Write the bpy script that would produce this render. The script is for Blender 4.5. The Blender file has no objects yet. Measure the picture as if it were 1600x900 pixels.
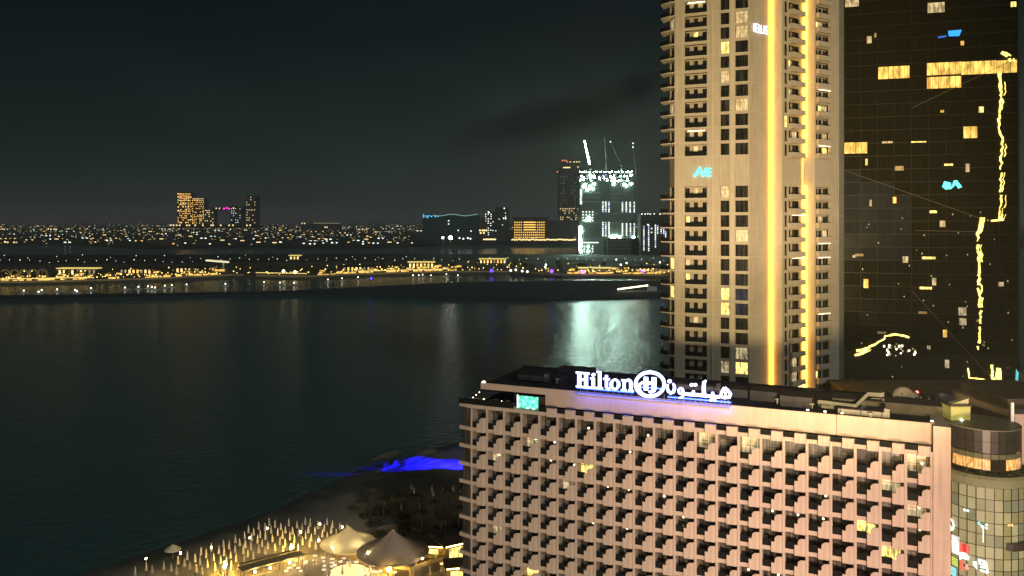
import bpy, math, random
from mathutils import Vector, Matrix
random.seed(7)
R = math.radians
PI = math.pi
SC = bpy.context.scene
COL = SC.collection

# ------------------------------------------------------------------ camera
F, HZ, HC = 1250.0, 345.0, 72.0          # focal length in photo pixels, horizon row, eye height
cam = bpy.data.cameras.new("camera")
cam.lens = F / 1600.0 * 36.0
cam.sensor_width = 36.0
cam.shift_y = -(450.0 - HZ) / 1600.0
cam.clip_start = 0.5
cam.clip_end = 60000.0
camo = bpy.data.objects.new("camera", cam)
COL.objects.link(camo)
camo.location = (0, 0, HC)
camo.rotation_euler = (R(90), 0, 0)
SC.camera = camo

# ------------------------------------------------------------------ night sky
SC.view_settings.view_transform = 'Standard'
SC.view_settings.look = 'None'
SC.view_settings.exposure = 0.0
SC.view_settings.gamma = 1.0
wd = bpy.data.worlds.new("World")
SC.world = wd
wd.use_nodes = True
nt = wd.node_tree
nt.nodes.clear()
def N(tree, typ, **kw):
    n = tree.nodes.new(typ)
    for k, v in kw.items():
        setattr(n, k, v)
    return n
wo = N(nt, 'ShaderNodeOutputWorld'); wb = N(nt, 'ShaderNodeBackground')
tc = N(nt, 'ShaderNodeTexCoord'); sx = N(nt, 'ShaderNodeSeparateXYZ')
nt.links.new(tc.outputs['Generated'], sx.inputs[0])
el = N(nt, 'ShaderNodeValToRGB')
e = el.color_ramp.elements
e[0].position = 0.0; e[0].color = (.0310, .0340, .0275, 1)
e[1].position = 1.0; e[1].color = (.0028, .0052, .0085, 1)
for p, c in ((.05, (.0285, .0320, .0265, 1)), (.12, (.0180, .0230, .0210, 1)), (.19, (.0085, .0145, .0150, 1)), (.27, (.0046, .0085, .0125, 1))):
    k = e.new(p); k.color = c
nt.links.new(sx.outputs['Z'], el.inputs[0])
# city glow towards the right of the bay
az = N(nt, 'ShaderNodeMapRange'); az.inputs[1].default_value = -.55; az.inputs[2].default_value = .45
az.inputs[3].default_value = .54; az.inputs[4].default_value = 1.10
nt.links.new(sx.outputs['X'], az.inputs[0])
mp = N(nt, 'ShaderNodeMapping'); mp.inputs['Scale'].default_value = (2.6, 2.6, 9.0)
nt.links.new(tc.outputs['Generated'], mp.inputs[0])
nz = N(nt, 'ShaderNodeTexNoise'); nz.inputs['Scale'].default_value = 1.6; nz.inputs['Detail'].default_value = 5
nt.links.new(mp.outputs[0], nz.inputs[0])
cr = N(nt, 'ShaderNodeMapRange'); cr.inputs[1].default_value = .42; cr.inputs[2].default_value = .62
cr.inputs[3].default_value = .84; cr.inputs[4].default_value = 1.06
nt.links.new(nz.outputs[0], cr.inputs[0])
m1 = N(nt, 'ShaderNodeMath', operation='MULTIPLY')
nt.links.new(az.outputs[0], m1.inputs[0]); nt.links.new(cr.outputs[0], m1.inputs[1])

tint = N(nt, 'ShaderNodeMix'); tint.data_type = 'RGBA'
tint.inputs[6].default_value = (.46, .98, 1.06, 1); tint.inputs[7].default_value = (.96, 1.05, .90, 1)
tf = N(nt, 'ShaderNodeMapRange'); tf.inputs[1].default_value = -.55; tf.inputs[2].default_value = .30
nt.links.new(sx.outputs['X'], tf.inputs[0]); nt.links.new(tf.outputs[0], tint.inputs[0])
mc = N(nt, 'ShaderNodeMix'); mc.data_type = 'RGBA'; mc.blend_type = 'MULTIPLY'; mc.inputs[0].default_value = 1
nt.links.new(el.outputs[0], mc.inputs[6]); nt.links.new(tint.outputs[2], mc.inputs[7])
# a dark cloud bank low over the bay
cn = N(nt, 'ShaderNodeTexNoise'); cn.inputs['Scale'].default_value = 11; cn.inputs['Detail'].default_value = 6
nt.links.new(tc.outputs['Generated'], cn.inputs[0])
def cloud(cx_, cz_, ang_, a_, b_):
    c_, s_ = math.cos(R(ang_)), math.sin(R(ang_))
    sb = N(nt, 'ShaderNodeVectorMath', operation='SUBTRACT'); sb.inputs[1].default_value = (cx_, 0, cz_)
    nt.links.new(tc.outputs['Generated'], sb.inputs[0])
    sq = []
    for v_ in ((c_ / a_, 0, s_ / a_), (-s_ / b_, 0, c_ / b_)):
        d_ = N(nt, 'ShaderNodeVectorMath', operation='DOT_PRODUCT'); d_.inputs[1].default_value = v_
        nt.links.new(sb.outputs[0], d_.inputs[0])
        p_ = N(nt, 'ShaderNodeMath', operation='POWER'); p_.inputs[1].default_value = 2
        ab = N(nt, 'ShaderNodeMath', operation='ABSOLUTE'); nt.links.new(d_.outputs['Value'], ab.inputs[0]); nt.links.new(ab.outputs[0], p_.inputs[0]); sq.append(p_)
    ad_ = N(nt, 'ShaderNodeMath', operation='ADD'); nt.links.new(sq[0].outputs[0], ad_.inputs[0]); nt.links.new(sq[1].outputs[0], ad_.inputs[1])
    rt_ = N(nt, 'ShaderNodeMath', operation='SQRT'); nt.links.new(ad_.outputs[0], rt_.inputs[0])
    return rt_
k1 = cloud(.062, .128, 13, .16, .030); k2 = cloud(.152, .160, 25, .048, .026)
mn = N(nt, 'ShaderNodeMath', operation='MINIMUM'); nt.links.new(k1.outputs[0], mn.inputs[0]); nt.links.new(k2.outputs[0], mn.inputs[1])
ca = N(nt, 'ShaderNodeMath', operation='MULTIPLY_ADD'); ca.inputs[1].default_value = 1.1; nt.links.new(cn.outputs[0], ca.inputs[0]); nt.links.new(mn.outputs[0], ca.inputs[2])
cr2 = N(nt, 'ShaderNodeMapRange'); cr2.interpolation_type = 'SMOOTHSTEP'
cr2.inputs[1].default_value = .7; cr2.inputs[2].default_value = 1.75; cr2.inputs[3].default_value = .22; cr2.inputs[4].default_value = 1.0
nt.links.new(ca.outputs[0], cr2.inputs[0])
m2 = N(nt, 'ShaderNodeMath', operation='MULTIPLY')
nt.links.new(m1.outputs[0], m2.inputs[0]); nt.links.new(cr2.outputs[0], m2.inputs[1])
nt.links.new(mc.outputs[2], wb.inputs[0]); nt.links.new(m2.outputs[0], wb.inputs[1])
nt.links.new(wb.outputs[0], wo.inputs[0])

# ------------------------------------------------------------------ lamps
def aim(o, target):
    d = Vector(target) - o.location
    o.rotation_euler = d.to_track_quat('-Z', 'Y').to_euler()
sun = bpy.data.lights.new("moon", 'SUN'); sun.energy = 0.58; sun.angle = R(8); sun.color = (.90, .94, .90)
so = bpy.data.objects.new("moon", sun); COL.objects.link(so)
so.location = (60, -60, 200); aim(so, (60 - .42, -60 + 1, 200 - .50))
def spot(name, loc, target, power, color, half, blend=.6, radius=1.5):
    l = bpy.data.lights.new(name, 'SPOT'); l.energy = power; l.color = color
    l.spot_size = R(2 * half); l.spot_blend = blend; l.shadow_soft_size = radius
    o = bpy.data.objects.new(name, l); COL.objects.link(o); o.location = loc; aim(o, target)
    return o
# added unseen spots, standing in for street and city light on hotel and tower
spot("fill_hotel_right", (34, 4, 22), (52, 110, 33), 680000, (1.0, .63, .46), 23, 1.0, 7)
spot("fill_hotel_left", (-4, 10, 28), (12, 128, 30), 340000, (1.0, .74, .50), 24, 1.0, 7)
spot("fill_tower", (24, 20, 50), (62, 195, 88), 1300000, (1.0, .75, .36), 22, .9, 3)

# ------------------------------------------------------------------ helpers
def W(px, py, D):
    return Vector(((px - 800) / F * D, D, HC - (py - HZ) / F * D))
def G(px, py, z=0.0):
    D = (HC - z) * F / (py - HZ)
    return Vector(((px - 800) / F * D, D, z))

class MB:
    def __init__(self):
        self.v = []; self.f = []
    def add(self, vs, fs):
        o = len(self.v)
        self.v += [tuple(p) for p in vs]
        self.f += [tuple(i + o for i in q) for q in fs]
        return self
    def box(self, x0, x1, y0, y1, z0, z1):
        return self.add([(x0, y0, z0), (x1, y0, z0), (x1, y1, z0), (x0, y1, z0), (x0, y0, z1), (x1, y0, z1), (x1, y1, z1), (x0, y1, z1)],
                        [(3, 2, 1, 0), (4, 5, 6, 7), (0, 1, 5, 4), (1, 2, 6, 5), (2, 3, 7, 6), (3, 0, 4, 7)])
    def prism(self, poly, z0, z1):
        a = sum(poly[i][0] * poly[(i + 1) % len(poly)][1] - poly[(i + 1) % len(poly)][0] * poly[i][1] for i in range(len(poly)))
        if a < 0: poly = poly[::-1]
        n = len(poly)
        return self.add([(p[0], p[1], z0) for p in poly] + [(p[0], p[1], z1) for p in poly],
                        [tuple(range(n))[::-1], tuple(range(n, 2 * n))] + [(i, (i + 1) % n, n + (i + 1) % n, n + i) for i in range(n)])
    def xz(self, poly, y0, y1):
        """outline in the x-z plane with thickness y0..y1"""
        a = sum(poly[i][0] * poly[(i + 1) % len(poly)][1] - poly[(i + 1) % len(poly)][0] * poly[i][1] for i in range(len(poly)))
        if a < 0: poly = poly[::-1]
        n = len(poly)
        return self.add([(p[0], y0, p[1]) for p in poly] + [(p[0], y1, p[1]) for p in poly],
                        [tuple(range(n)), tuple(range(n, 2 * n))[::-1]] + [(i, n + i, n + (i + 1) % n, (i + 1) % n) for i in range(n)])
    def tube(self, pts, r, n=6, r1=None, cap=True):
        pts = [Vector(p) for p in pts]
        m = len(pts); vs = []; fs = []
        for i, p in enumerate(pts):
            d = (pts[min(i + 1, m - 1)] - pts[max(i - 1, 0)])
            if d.length < 1e-6: d = Vector((0, 0, 1))
            d.normalize()
            u = d.cross(Vector((0, 0, 1)))
            if u.length < .05: u = d.cross(Vector((1, 0, 0)))
            u.normalize(); w = u.cross(d)
            rr = r if r1 is None else r + (r1 - r) * i / (m - 1)
            for k in range(n):
                a = 2 * PI * k / n
                vs.append(p + u * rr * math.cos(a) + w * rr * math.sin(a))
        for i in range(m - 1):
            for k in range(n):
                fs.append((i * n + k, (i + 1) * n + k, (i + 1) * n + (k + 1) % n, i * n + (k + 1) % n))
        if cap:
            fs.append(tuple(range(n))); fs.append(tuple(range((m - 1) * n, m * n))[::-1])
        return self.add(vs, fs)
    def lathe(self, prof, n=12, c=(0, 0), cap=True):
        vs = []; fs = []; m = len(prof)
        for r, z in prof:
            for k in range(n):
                a = 2 * PI * k / n
                vs.append((c[0] + r * math.cos(a), c[1] + r * math.sin(a), z))
        for i in range(m - 1):
            for k in range(n):
                fs.append((i * n + k, i * n + (k + 1) % n, (i + 1) * n + (k + 1) % n, (i + 1) * n + k))
        if cap: fs.append(tuple(range(n))[::-1]); fs.append(tuple(range((m - 1) * n, m * n)))
        return self.add(vs, fs)
    def ball(self, c, r, seg=8, rings=5, sz=1.0):
        prof = []
        for i in range(rings + 1):
            t = -PI / 2 + PI * i / rings
            prof.append((max(.02 * r, r * math.cos(t)), c[2] + sz * r * math.sin(t)))
        return self.lathe(prof, seg, (c[0], c[1]))
    def stroke(self, path, w, y0, y1, closed=False):
        """a flat letter stroke of width w along a path in the x-z plane"""
        P = [Vector((p[0], p[1])) for p in path]
        n = len(P)
        L = []; Rr = []
        for i in range(n):
            if closed:
                d = P[(i + 1) % n] - P[i - 1]
            else:
                d = P[min(i + 1, n - 1)] - P[max(i - 1, 0)]
            d.normalize(); q = Vector((-d.y, d.x))
            ww = w[i] if isinstance(w, (list, tuple)) else w
            L.append(P[i] + q * ww / 2); Rr.append(P[i] - q * ww / 2)
        for i in range(n if closed else n - 1):
            j = (i + 1) % n
            self.xz([L[i], L[j], Rr[j], Rr[i]], y0, y1)
        return self
    def mesh(self, name):
        me = bpy.data.meshes.new(name)
        me.from_pydata(self.v, [], self.f)
        me.update()
        return me
    def build(self, name, mat, parent=None, loc=(0, 0, 0), rz=0.0, smooth=False):
        me = self.mesh(name)
        me.materials.append(mat)
        if smooth:
            for p in me.polygons: p.use_smooth = True
        return inst(name, me, parent, loc, rz)

def inst(name, me, parent=None, loc=(0, 0, 0), rz=0.0, mat=None):
    o = bpy.data.objects.new(name, me)
    COL.objects.link(o)
    o.location = loc; o.rotation_euler = (0, 0, rz)
    if parent is not None: o.parent = parent
    if mat is not None:
        o.material_slots[0].link = 'OBJECT'; o.material_slots[0].material = mat
    return o
def tag(o, label=None, cat=None, group=None, kind=None):
    if label: o['label'] = label
    if cat: o['category'] = cat
    if group: o['group'] = group
    if kind: o['kind'] = kind
    return o
def thing(name, label, cat, loc=(0, 0, 0), rz=0.0, group=None):
    o = bpy.data.objects.new(name, None)
    o.empty_display_size = .5
    COL.objects.link(o)
    o.location = loc; o.rotation_euler = (0, 0, rz)
    return tag(o, label, cat, group)
def copy_tree(o, loc, rz=0.0, scale=None, label=None, parent=None):
    c = o.copy(); COL.objects.link(c)
    if parent is not None: c.parent = parent
    else:
        c.location = loc; c.rotation_euler = (0, 0, rz)
        if scale: c.scale = scale
        if label: c['label'] = label
    for ch in KIDS.get(o.name, []):
        copy_tree(ch, None, parent=c)
    return c
KIDS = {}
def index_kids():
    KIDS.clear()
    for o in bpy.data.objects:
        if o.parent is not None: KIDS.setdefault(o.parent.name, []).append(o)

# ------------------------------------------------------------------ materials
def mat(name, col, rough=.8, var=.25, scale=.6, bump=.0, spec=.3, metal=0.0, streak=0.0):
    m = bpy.data.materials.new(name); m.use_nodes = True
    t = m.node_tree; b = t.nodes['Principled BSDF']
    b.inputs['Roughness'].default_value = rough
    b.inputs['Metallic'].default_value = metal
    b.inputs['Specular IOR Level'].default_value = spec
    tcn = N(t, 'ShaderNodeTexCoord')
    n1 = N(t, 'ShaderNodeTexNoise'); n1.inputs['Scale'].default_value = scale; n1.inputs['Detail'].default_value = 7
    n1.inputs['Roughness'].default_value = .62
    t.links.new(tcn.outputs['Object'], n1.inputs[0])
    fac = n1.outputs[0]
    if streak:
        mpn = N(t, 'ShaderNodeMapping'); mpn.inputs['Scale'].default_value = (2.2, 2.2, .12)
        t.links.new(tcn.outputs['Object'], mpn.inputs[0])
        n2 = N(t, 'ShaderNodeTexNoise'); n2.inputs['Scale'].default_value = 1.0; n2.inputs['Detail'].default_value = 5
        t.links.new(mpn.outputs[0], n2.inputs[0])
        mx = N(t, 'ShaderNodeMix'); mx.data_type = 'FLOAT'; mx.inputs[0].default_value = streak
        t.links.new(n1.outputs[0], mx.inputs[2]); t.links.new(n2.outputs[0], mx.inputs[3])
        fac = mx.outputs[0]
    rp = N(t, 'ShaderNodeValToRGB')
    a, z = rp.color_ramp.elements
    a.position = .3; z.position = .72
    a.color = tuple(c * (1 - var) for c in col) + (1,)
    z.color = tuple(min(1, c * (1 + var * .6)) for c in col) + (1,)
    t.links.new(fac, rp.inputs[0])
    t.links.new(rp.outputs[0], b.inputs['Base Color'])
    if bump:
        bn = N(t, 'ShaderNodeBump'); bn.inputs['Strength'].default_value = bump; bn.inputs['Distance'].default_value = .1
        n3 = N(t, 'ShaderNodeTexNoise'); n3.inputs['Scale'].default_value = scale * 9; n3.inputs['Detail'].default_value = 4
        t.links.new(tcn.outputs['Object'], n3.inputs[0])
        t.links.new(n3.outputs[0], bn.inputs['Height']); t.links.new(bn.outputs[0], b.inputs['Normal'])
    return m
def emit(name, col, strength, sample=True, vary=0.0, vscale=3.0):
    m = bpy.data.materials.new(name); m.use_nodes = True
    t = m.node_tree; b = t.nodes['Principled BSDF']
    b.inputs['Base Color'].default_value = tuple(min(.8, c * .5) for c in col) + (1,)
    b.inputs['Roughness'].default_value = .5
    b.inputs['Emission Color'].default_value = tuple(col) + (1,)
    b.inputs['Emission Strength'].default_value = strength
    if vary:
        tcn = N(t, 'ShaderNodeTexCoord'); mpn = N(t, 'ShaderNodeMapping')
        mpn.inputs['Scale'].default_value = (vscale, vscale, vscale * .3)
        n1 = N(t, 'ShaderNodeTexNoise'); n1.inputs['Scale'].default_value = 1.0; n1.inputs['Detail'].default_value = 3
        oi = N(t, 'ShaderNodeObjectInfo'); ad = N(t, 'ShaderNodeVectorMath', operation='ADD')
        ml = N(t, 'ShaderNodeMath', operation='MULTIPLY'); ml.inputs[1].default_value = 60
        t.links.new(oi.outputs['Random'], ml.inputs[0])
        t.links.new(tcn.outputs['Object'], ad.inputs[0]); t.links.new(ml.outputs[0], ad.inputs[1])
        t.links.new(ad.outputs[0], mpn.inputs[0]); t.links.new(mpn.outputs[0], n1.inputs[0])
        mr = N(t, 'ShaderNodeMapRange'); mr.inputs[1].default_value = .36; mr.inputs[2].default_value = .64
        mr.inputs[3].default_value = strength * (1 - vary); mr.inputs[4].default_value = strength * (1 + vary)
        t.links.new(n1.outputs[0], mr.inputs[0]); t.links.new(mr.outputs[0], b.inputs['Emission Strength'])
    if not sample:
        m.cycles.emission_sampling = 'NONE'
    return m
def glass(name, col, rough=.12, spec=.6, curtain=True, cscale=5.0):
    m = bpy.data.materials.new(name); m.use_nodes = True
    t = m.node_tree; b = t.nodes['Principled BSDF']
    b.inputs['Roughness'].default_value = rough
    b.inputs['Specular IOR Level'].default_value = spec
    tcn = N(t, 'ShaderNodeTexCoord'); oi = N(t, 'ShaderNodeObjectInfo')
    ml = N(t, 'ShaderNodeMath', operation='MULTIPLY'); ml.inputs[1].default_value = 40
    ad = N(t, 'ShaderNodeVectorMath', operation='ADD')
    t.links.new(oi.outputs['Random'], ml.inputs[0]); t.links.new(tcn.outputs['Object'], ad.inputs[0]); t.links.new(ml.outputs[0], ad.inputs[1])
    mpn = N(t, 'ShaderNodeMapping'); mpn.inputs['Scale'].default_value = (cscale, cscale, .15)
    t.links.new(ad.outputs[0], mpn.inputs[0])
    n1 = N(t, 'ShaderNodeTexNoise'); n1.inputs['Scale'].default_value = 1; n1.inputs['Detail'].default_value = 2
    t.links.new(mpn.outputs[0], n1.inputs[0])
    rp = N(t, 'ShaderNodeValToRGB'); a, z = rp.color_ramp.elements
    a.position = .45; z.position = .75
    a.color = tuple(col) + (1,); z.color = tuple(min(1, c * (4.0 if curtain else 1.5) + (.02 if curtain else 0)) for c in col) + (1,)
    t.links.new(n1.outputs[0], rp.inputs[0]); t.links.new(rp.outputs[0], b.inputs['Base Color'])
    return m

M = {}
M['stucco'] = mat('stucco', (.50, .415, .345), .9, .22, .5, .15, .15, streak=.55)
M['stucco_plain'] = mat('stucco_plain', (.50, .40, .33), .9, .22, .16, .15, .15, streak=.4)
M['room_glass'] = glass('room_glass', (.034, .032, .027), .22)
M['curtain_pale'] = glass('curtained_glass', (.055, .050, .042), .3)
M['curtain_grey'] = glass('half_curtained_glass', (.030, .030, .028), .2)
M['rail_glass'] = glass('rail_glass', (.010, .012, .012), .08, .5, False)
M['frame'] = mat('dark_frame', (.03, .028, .025), .5)
M['roof_dark'] = mat('roof_membrane', (.035, .035, .04), .95, .4, .35)
M['roof_grey'] = mat('roof_concrete', (.085, .075, .06), .9, .35, .4)
M['metal_grey'] = mat('grey_metal', (.32, .31, .27), .5, .2, 1.0, metal=.2)
M['dish'] = mat('dish_paint', (.15, .135, .12), .7, .2, 1.0)
M['conc'] = mat('tower_concrete', (.47, .41, .31), .9, .26, .25, .1, .15, streak=.6)
M['conc_band'] = mat('tower_band', (.52, .46, .36), .9, .12, .4, .05, .15)
M['tower_glass'] = glass('tower_glass', (.010, .010, .008), .15, .5, True, 2.2)
M['lit_warm'] = emit('lit_room_warm', (1.0, .74, .20), 1.5, True, .75, 2.2)
M['lit_gold'] = emit('lit_room_gold', (1.0, .62, .13), 1.0, True, .65, 1.0)
M['lit_dim'] = emit('lit_room_dim', (1.0, .80, .45), .35, True, .9, 2.0)
M['lit_faint'] = emit('lit_room_faint', (1.0, .72, .30), .10, True, .9, 2.0)
M['lamp_warm'] = emit('lamp_warm', (1.0, .84, .50), 5, True)
M['lamp_white'] = emit('lamp_white', (.92, 1.0, .94), 6, True)
M['led'] = emit('led_strip', (1.0, .46, .03), 7.5, True)
M['reflection_glow'] = emit('glass_reflection_glow', (1.0, .80, .18), 2.6, True, .55, 1.2)
M['sign'] = emit('sign_white_blue', (.42, .48, 1.0), 4.5, True)
M['halo_blue'] = emit('halo_blue_glow', (.02, .05, 1.0), 16.0, True)
M['cyan'] = emit('sign_cyan', (.10, .95, .95), 2.6, True)
M['cyan_edge'] = emit('sign_cyan_edge', (.0, .45, .50), 1.0, True)
M['sign_cool'] = emit('sign_cool_white', (.85, .80, 1.0), 1.7, True)
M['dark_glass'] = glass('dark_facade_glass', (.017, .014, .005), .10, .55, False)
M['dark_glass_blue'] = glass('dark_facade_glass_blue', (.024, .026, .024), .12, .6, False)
M['mullion'] = mat('dark_mullion', (.030, .026, .014), .4, .2)
M['steel'] = mat('steel_post', (.30, .29, .26), .4, .2, 1, metal=.5)

# ================================================================== SETTING
def sea_material():
    m = bpy.data.materials.new('sea_water'); m.use_nodes = True
    t = m.node_tree; b = t.nodes['Principled BSDF']
    b.inputs['Base Color'].default_value = (.062, .155, .150, 1)
    b.inputs['Roughness'].default_value = .19
    b.inputs['Specular IOR Level'].default_value = .5
    tcn = N(t, 'ShaderNodeTexCoord')
    mpn = N(t, 'ShaderNodeMapping'); mpn.inputs['Scale'].default_value = (.22, .34, 1)
    t.links.new(tcn.outputs['Object'], mpn.inputs[0])
    n1 = N(t, 'ShaderNodeTexNoise'); n1.inputs['Scale'].default_value = 1.0; n1.inputs['Detail'].default_value = 5; n1.inputs['Roughness'].default_value = .6
    n1.inputs['Distortion'].default_value = .4
    t.links.new(mpn.outputs[0], n1.inputs[0])
    bn = N(t, 'ShaderNodeBump'); bn.inputs['Strength'].default_value = .8; bn.inputs['Distance'].default_value = .55
    t.links.new(n1.outputs[0], bn.inputs['Height']); t.links.new(bn.outputs[0], b.inputs['Normal'])
    return m
M['sea'] = sea_material()
tag(MB().add([(-30000, -400, 0), (30000, -400, 0), (30000, 40000, 0), (-30000, 40000, 0)], [(0, 1, 2, 3)]).build('sea', M['sea']), kind='structure')

M['sand'] = mat('sand', (.50, .44, .34), .95, .22, .12, .4, .1)
_t = M['sand'].node_tree; _b = _t.nodes['Principled BSDF']
_src = _b.inputs['Base Color'].links[0].from_socket
_tc = N(_t, 'ShaderNodeTexCoord'); _sp = N(_t, 'ShaderNodeSeparateXYZ'); _t.links.new(_tc.outputs['Object'], _sp.inputs[0])
_nn = N(_t, 'ShaderNodeTexNoise'); _nn.inputs['Scale'].default_value = .10; _t.links.new(_tc.outputs['Object'], _nn.inputs[0])
_ad = N(_t, 'ShaderNodeMath', operation='MULTIPLY_ADD'); _ad.inputs[1].default_value = .9; _t.links.new(_nn.outputs[0], _ad.inputs[0]); _t.links.new(_sp.outputs['Z'], _ad.inputs[2])
_mr = N(_t, 'ShaderNodeMapRange'); _mr.interpolation_type = 'SMOOTHSTEP'; _mr.inputs[1].default_value = .40; _mr.inputs[2].default_value = 1.45
_t.links.new(_ad.outputs[0], _mr.inputs[0])
_mx = N(_t, 'ShaderNodeMix'); _mx.data_type = 'RGBA'; _mx.inputs[6].default_value = (.085, .100, .082, 1)
_t.links.new(_mr.outputs[0], _mx.inputs[0]); _t.links.new(_src, _mx.inputs[7]); _t.links.new(_mx.outputs[2], _b.inputs['Base Color'])
M['land'] = mat('far_land', (.060, .062, .050), .95, .5, .02)
M['rock'] = mat('breakwater_rock', (.060, .075, .080), .95, .5, .15, .5)
M['pave'] = mat('promenade_paving', (.13, .12, .08), .9, .2, .1)

# beach: a top sheet and a sloping wet edge that dips under the water
coast = [(-190, -10), (-150, 75), (-118, 122), (-86, 165), (-60, 198), (-44, 231), (-17, 261), (24, 305), (90, 345), (180, 380), (420, 420)]
def beach():
    mb = MB(); n = len(coast)
    inl = []
    for i in range(n):
        a = Vector(coast[max(i - 1, 0)]); b = Vector(coast[min(i + 1, n - 1)])
        d = (b - a).normalized(); q = Vector((d.y, -d.x))
        inl.append(Vector(coast[i]) + q * 22)
    v = [(p[0] - (inl[i].x - p[0]) * .5, p[1] - (inl[i].y - p[1]) * .5, -.5) for i, p in enumerate(coast)] + [(p.x, p.y, 1.0) for p in inl]
    f = [(n + i, i, i + 1, n + i + 1) for i in range(n - 1)]
    f = [q[::-1] for q in f]
    k = len(v)
    v += [(420, -10, 1.0)]
    f.append(tuple([n + i for i in range(n)][::-1] + [k])[::-1])
    mb.add(v, f)
    return mb.build('beach_sand', M['sand'])
tag(beach(), kind='structure')

def land(name, pts, z, m, z0=-3):
    return tag(MB().prism([(p[0], p[1]) for p in pts], z0, z).build(name, m), kind='structure')
# dark spit with its breakwater in front of the lit promenade
spit_near = [(-60, 469), (60, 467), (200, 464), (330, 461), (450, 460), (560, 461), (640, 464), (720, 467), (820, 468), (930, 467), (1045, 463), (1200, 457), (1300, 455)]
spit_far = [(1300, 437), (1045, 438.5), (900, 438.5), (800, 439.5), (700, 441.5), (600, 446.5), (450, 454), (300, 457), (100, 460), (-60, 462)]
land('sand_spit', [G(x, y, 1.2) for x, y in spit_near] + [G(x, y, 1.2) for x, y in spit_far], 1.2, M['rock'])
# the promenade island
land('promenade_ground', [G(x, y, 2.2) for x, y in ((-80, 445), (60, 443), (148, 441), (260, 437.5), (360, 432.5), (480, 435), (560, 431), (700, 427), (800, 427), (880, 432), (1045, 432.5), (1320, 432))]
     + [G(x, y, 2.2) for x, y in ((1320, 414), (1000, 411), (760, 406), (560, 409), (300, 412), (100, 414), (-80, 414))], 2.2, M['pave'])
land('dark_bank', [G(x, y, 2.4) for x, y in ((-80, 413.8), (300, 411.8), (560, 408.8), (760, 405.8), (1000, 410.8), (1320, 413.8), (1320, 399), (900, 398), (560, 396), (300, 398), (-80, 399))], 2.8, M['land'])
# the far shore, out to the horizon
land('far_shore', [G(x, y, 3) for x, y in ((-300, 383), (120, 382), (260, 388), (420, 386), (560, 388), (700, 381), (900, 380), (1000, 400), (1400, 402))]
     + [Vector((9000, 9000, 0)), Vector((9000, 24000, 0)), Vector((-16000, 24000, 0)), Vector((-12000, 9000, 0))], 3.0, M['land'])

M['foam'] = mat('foam', (.20, .21, .20), .9, .5, .6)
def foam(k, off, w_):
    random.seed(k); mb = MB(); pv_ = None
    for i in range(1, len(coast) - 3):
        a, b = Vector(coast[i]), Vector(coast[i + 1]); n = 14
        q = (b - a).normalized(); q = Vector((-q.y, q.x))
        for t_ in range(n):
            p = a.lerp(b, t_ / n) + q * (off + random.gauss(0, .35))
            ww = w_ * max(.05, random.gauss(.6, .4))
            cur = (p, p + q * ww)
            if pv_ and math.sin(i * 5.1 + t_ * .9 + k) + random.gauss(0, .4) > .1: mb.add([(pv_[0].x, pv_[0].y, .02 + k * .004), (cur[0].x, cur[0].y, .02 + k * .004), (cur[1].x, cur[1].y, .02 + k * .004), (pv_[1].x, pv_[1].y, .02 + k * .004)], [(0, 1, 2, 3)])
            pv_ = cur
    return tag(mb.build('wave_foam', M['foam']), kind='structure')
foam(1, 1.0, .8); foam(2, 6.0, .45)
# ================================================================== HOTEL
TH = math.atan(.4387)
CS, SN = math.cos(TH), math.sin(TH)
D0 = 133.6
def s_at(px, v):
    x = px - 800
    return (x * (D0 - v * CS) + F * v * SN) / (F * CS + x * SN)
def sz_at(px, py, v):
    s = s_at(px, v); D = D0 - s * SN - v * CS
    return s, HC - (py - HZ) * D / F
def px_of(s, v, z):
    X = s * CS - v * SN; D = D0 - s * SN - v * CS
    return 800 + F * X / D, HZ + (HC - z) * F / D
hotel = thing('hotel', 'wide pink hotel block with a grid of curved balconies under the lit roof sign', 'hotel', (0, D0, 0), -TH)
WB = 3.159
S0 = s_at(854.2, 1.5) - .43 * WB
ZT = 36.42; FH = 3.05
COLS = range(-4, 18); ROWS = range(0, 10)      # row 0 is the tall top row
SL = S0 - 4 * WB; SR = S0 + 18 * WB
# core behind the balconies, pier at the right end
core = MB()
core.box(SL + .1, SR + .2, 1.25, 19.0, -1, 40.6)
core.box(SL + 6, SR + .2, 3.2, 19.0, 40.6, 43.9)
core.build('core_wall', M['roof_dark'], hotel)
pier = MB()
pier.box(SR + .02, SR + 1.75, -1.25, 6.0, -1, 44.45)
pier.box(SR + 1.75, SR + 2.15, -.7, 6.0, -1, 44.3)
pier.build('end_pier', M['stucco'], hotel)

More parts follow.
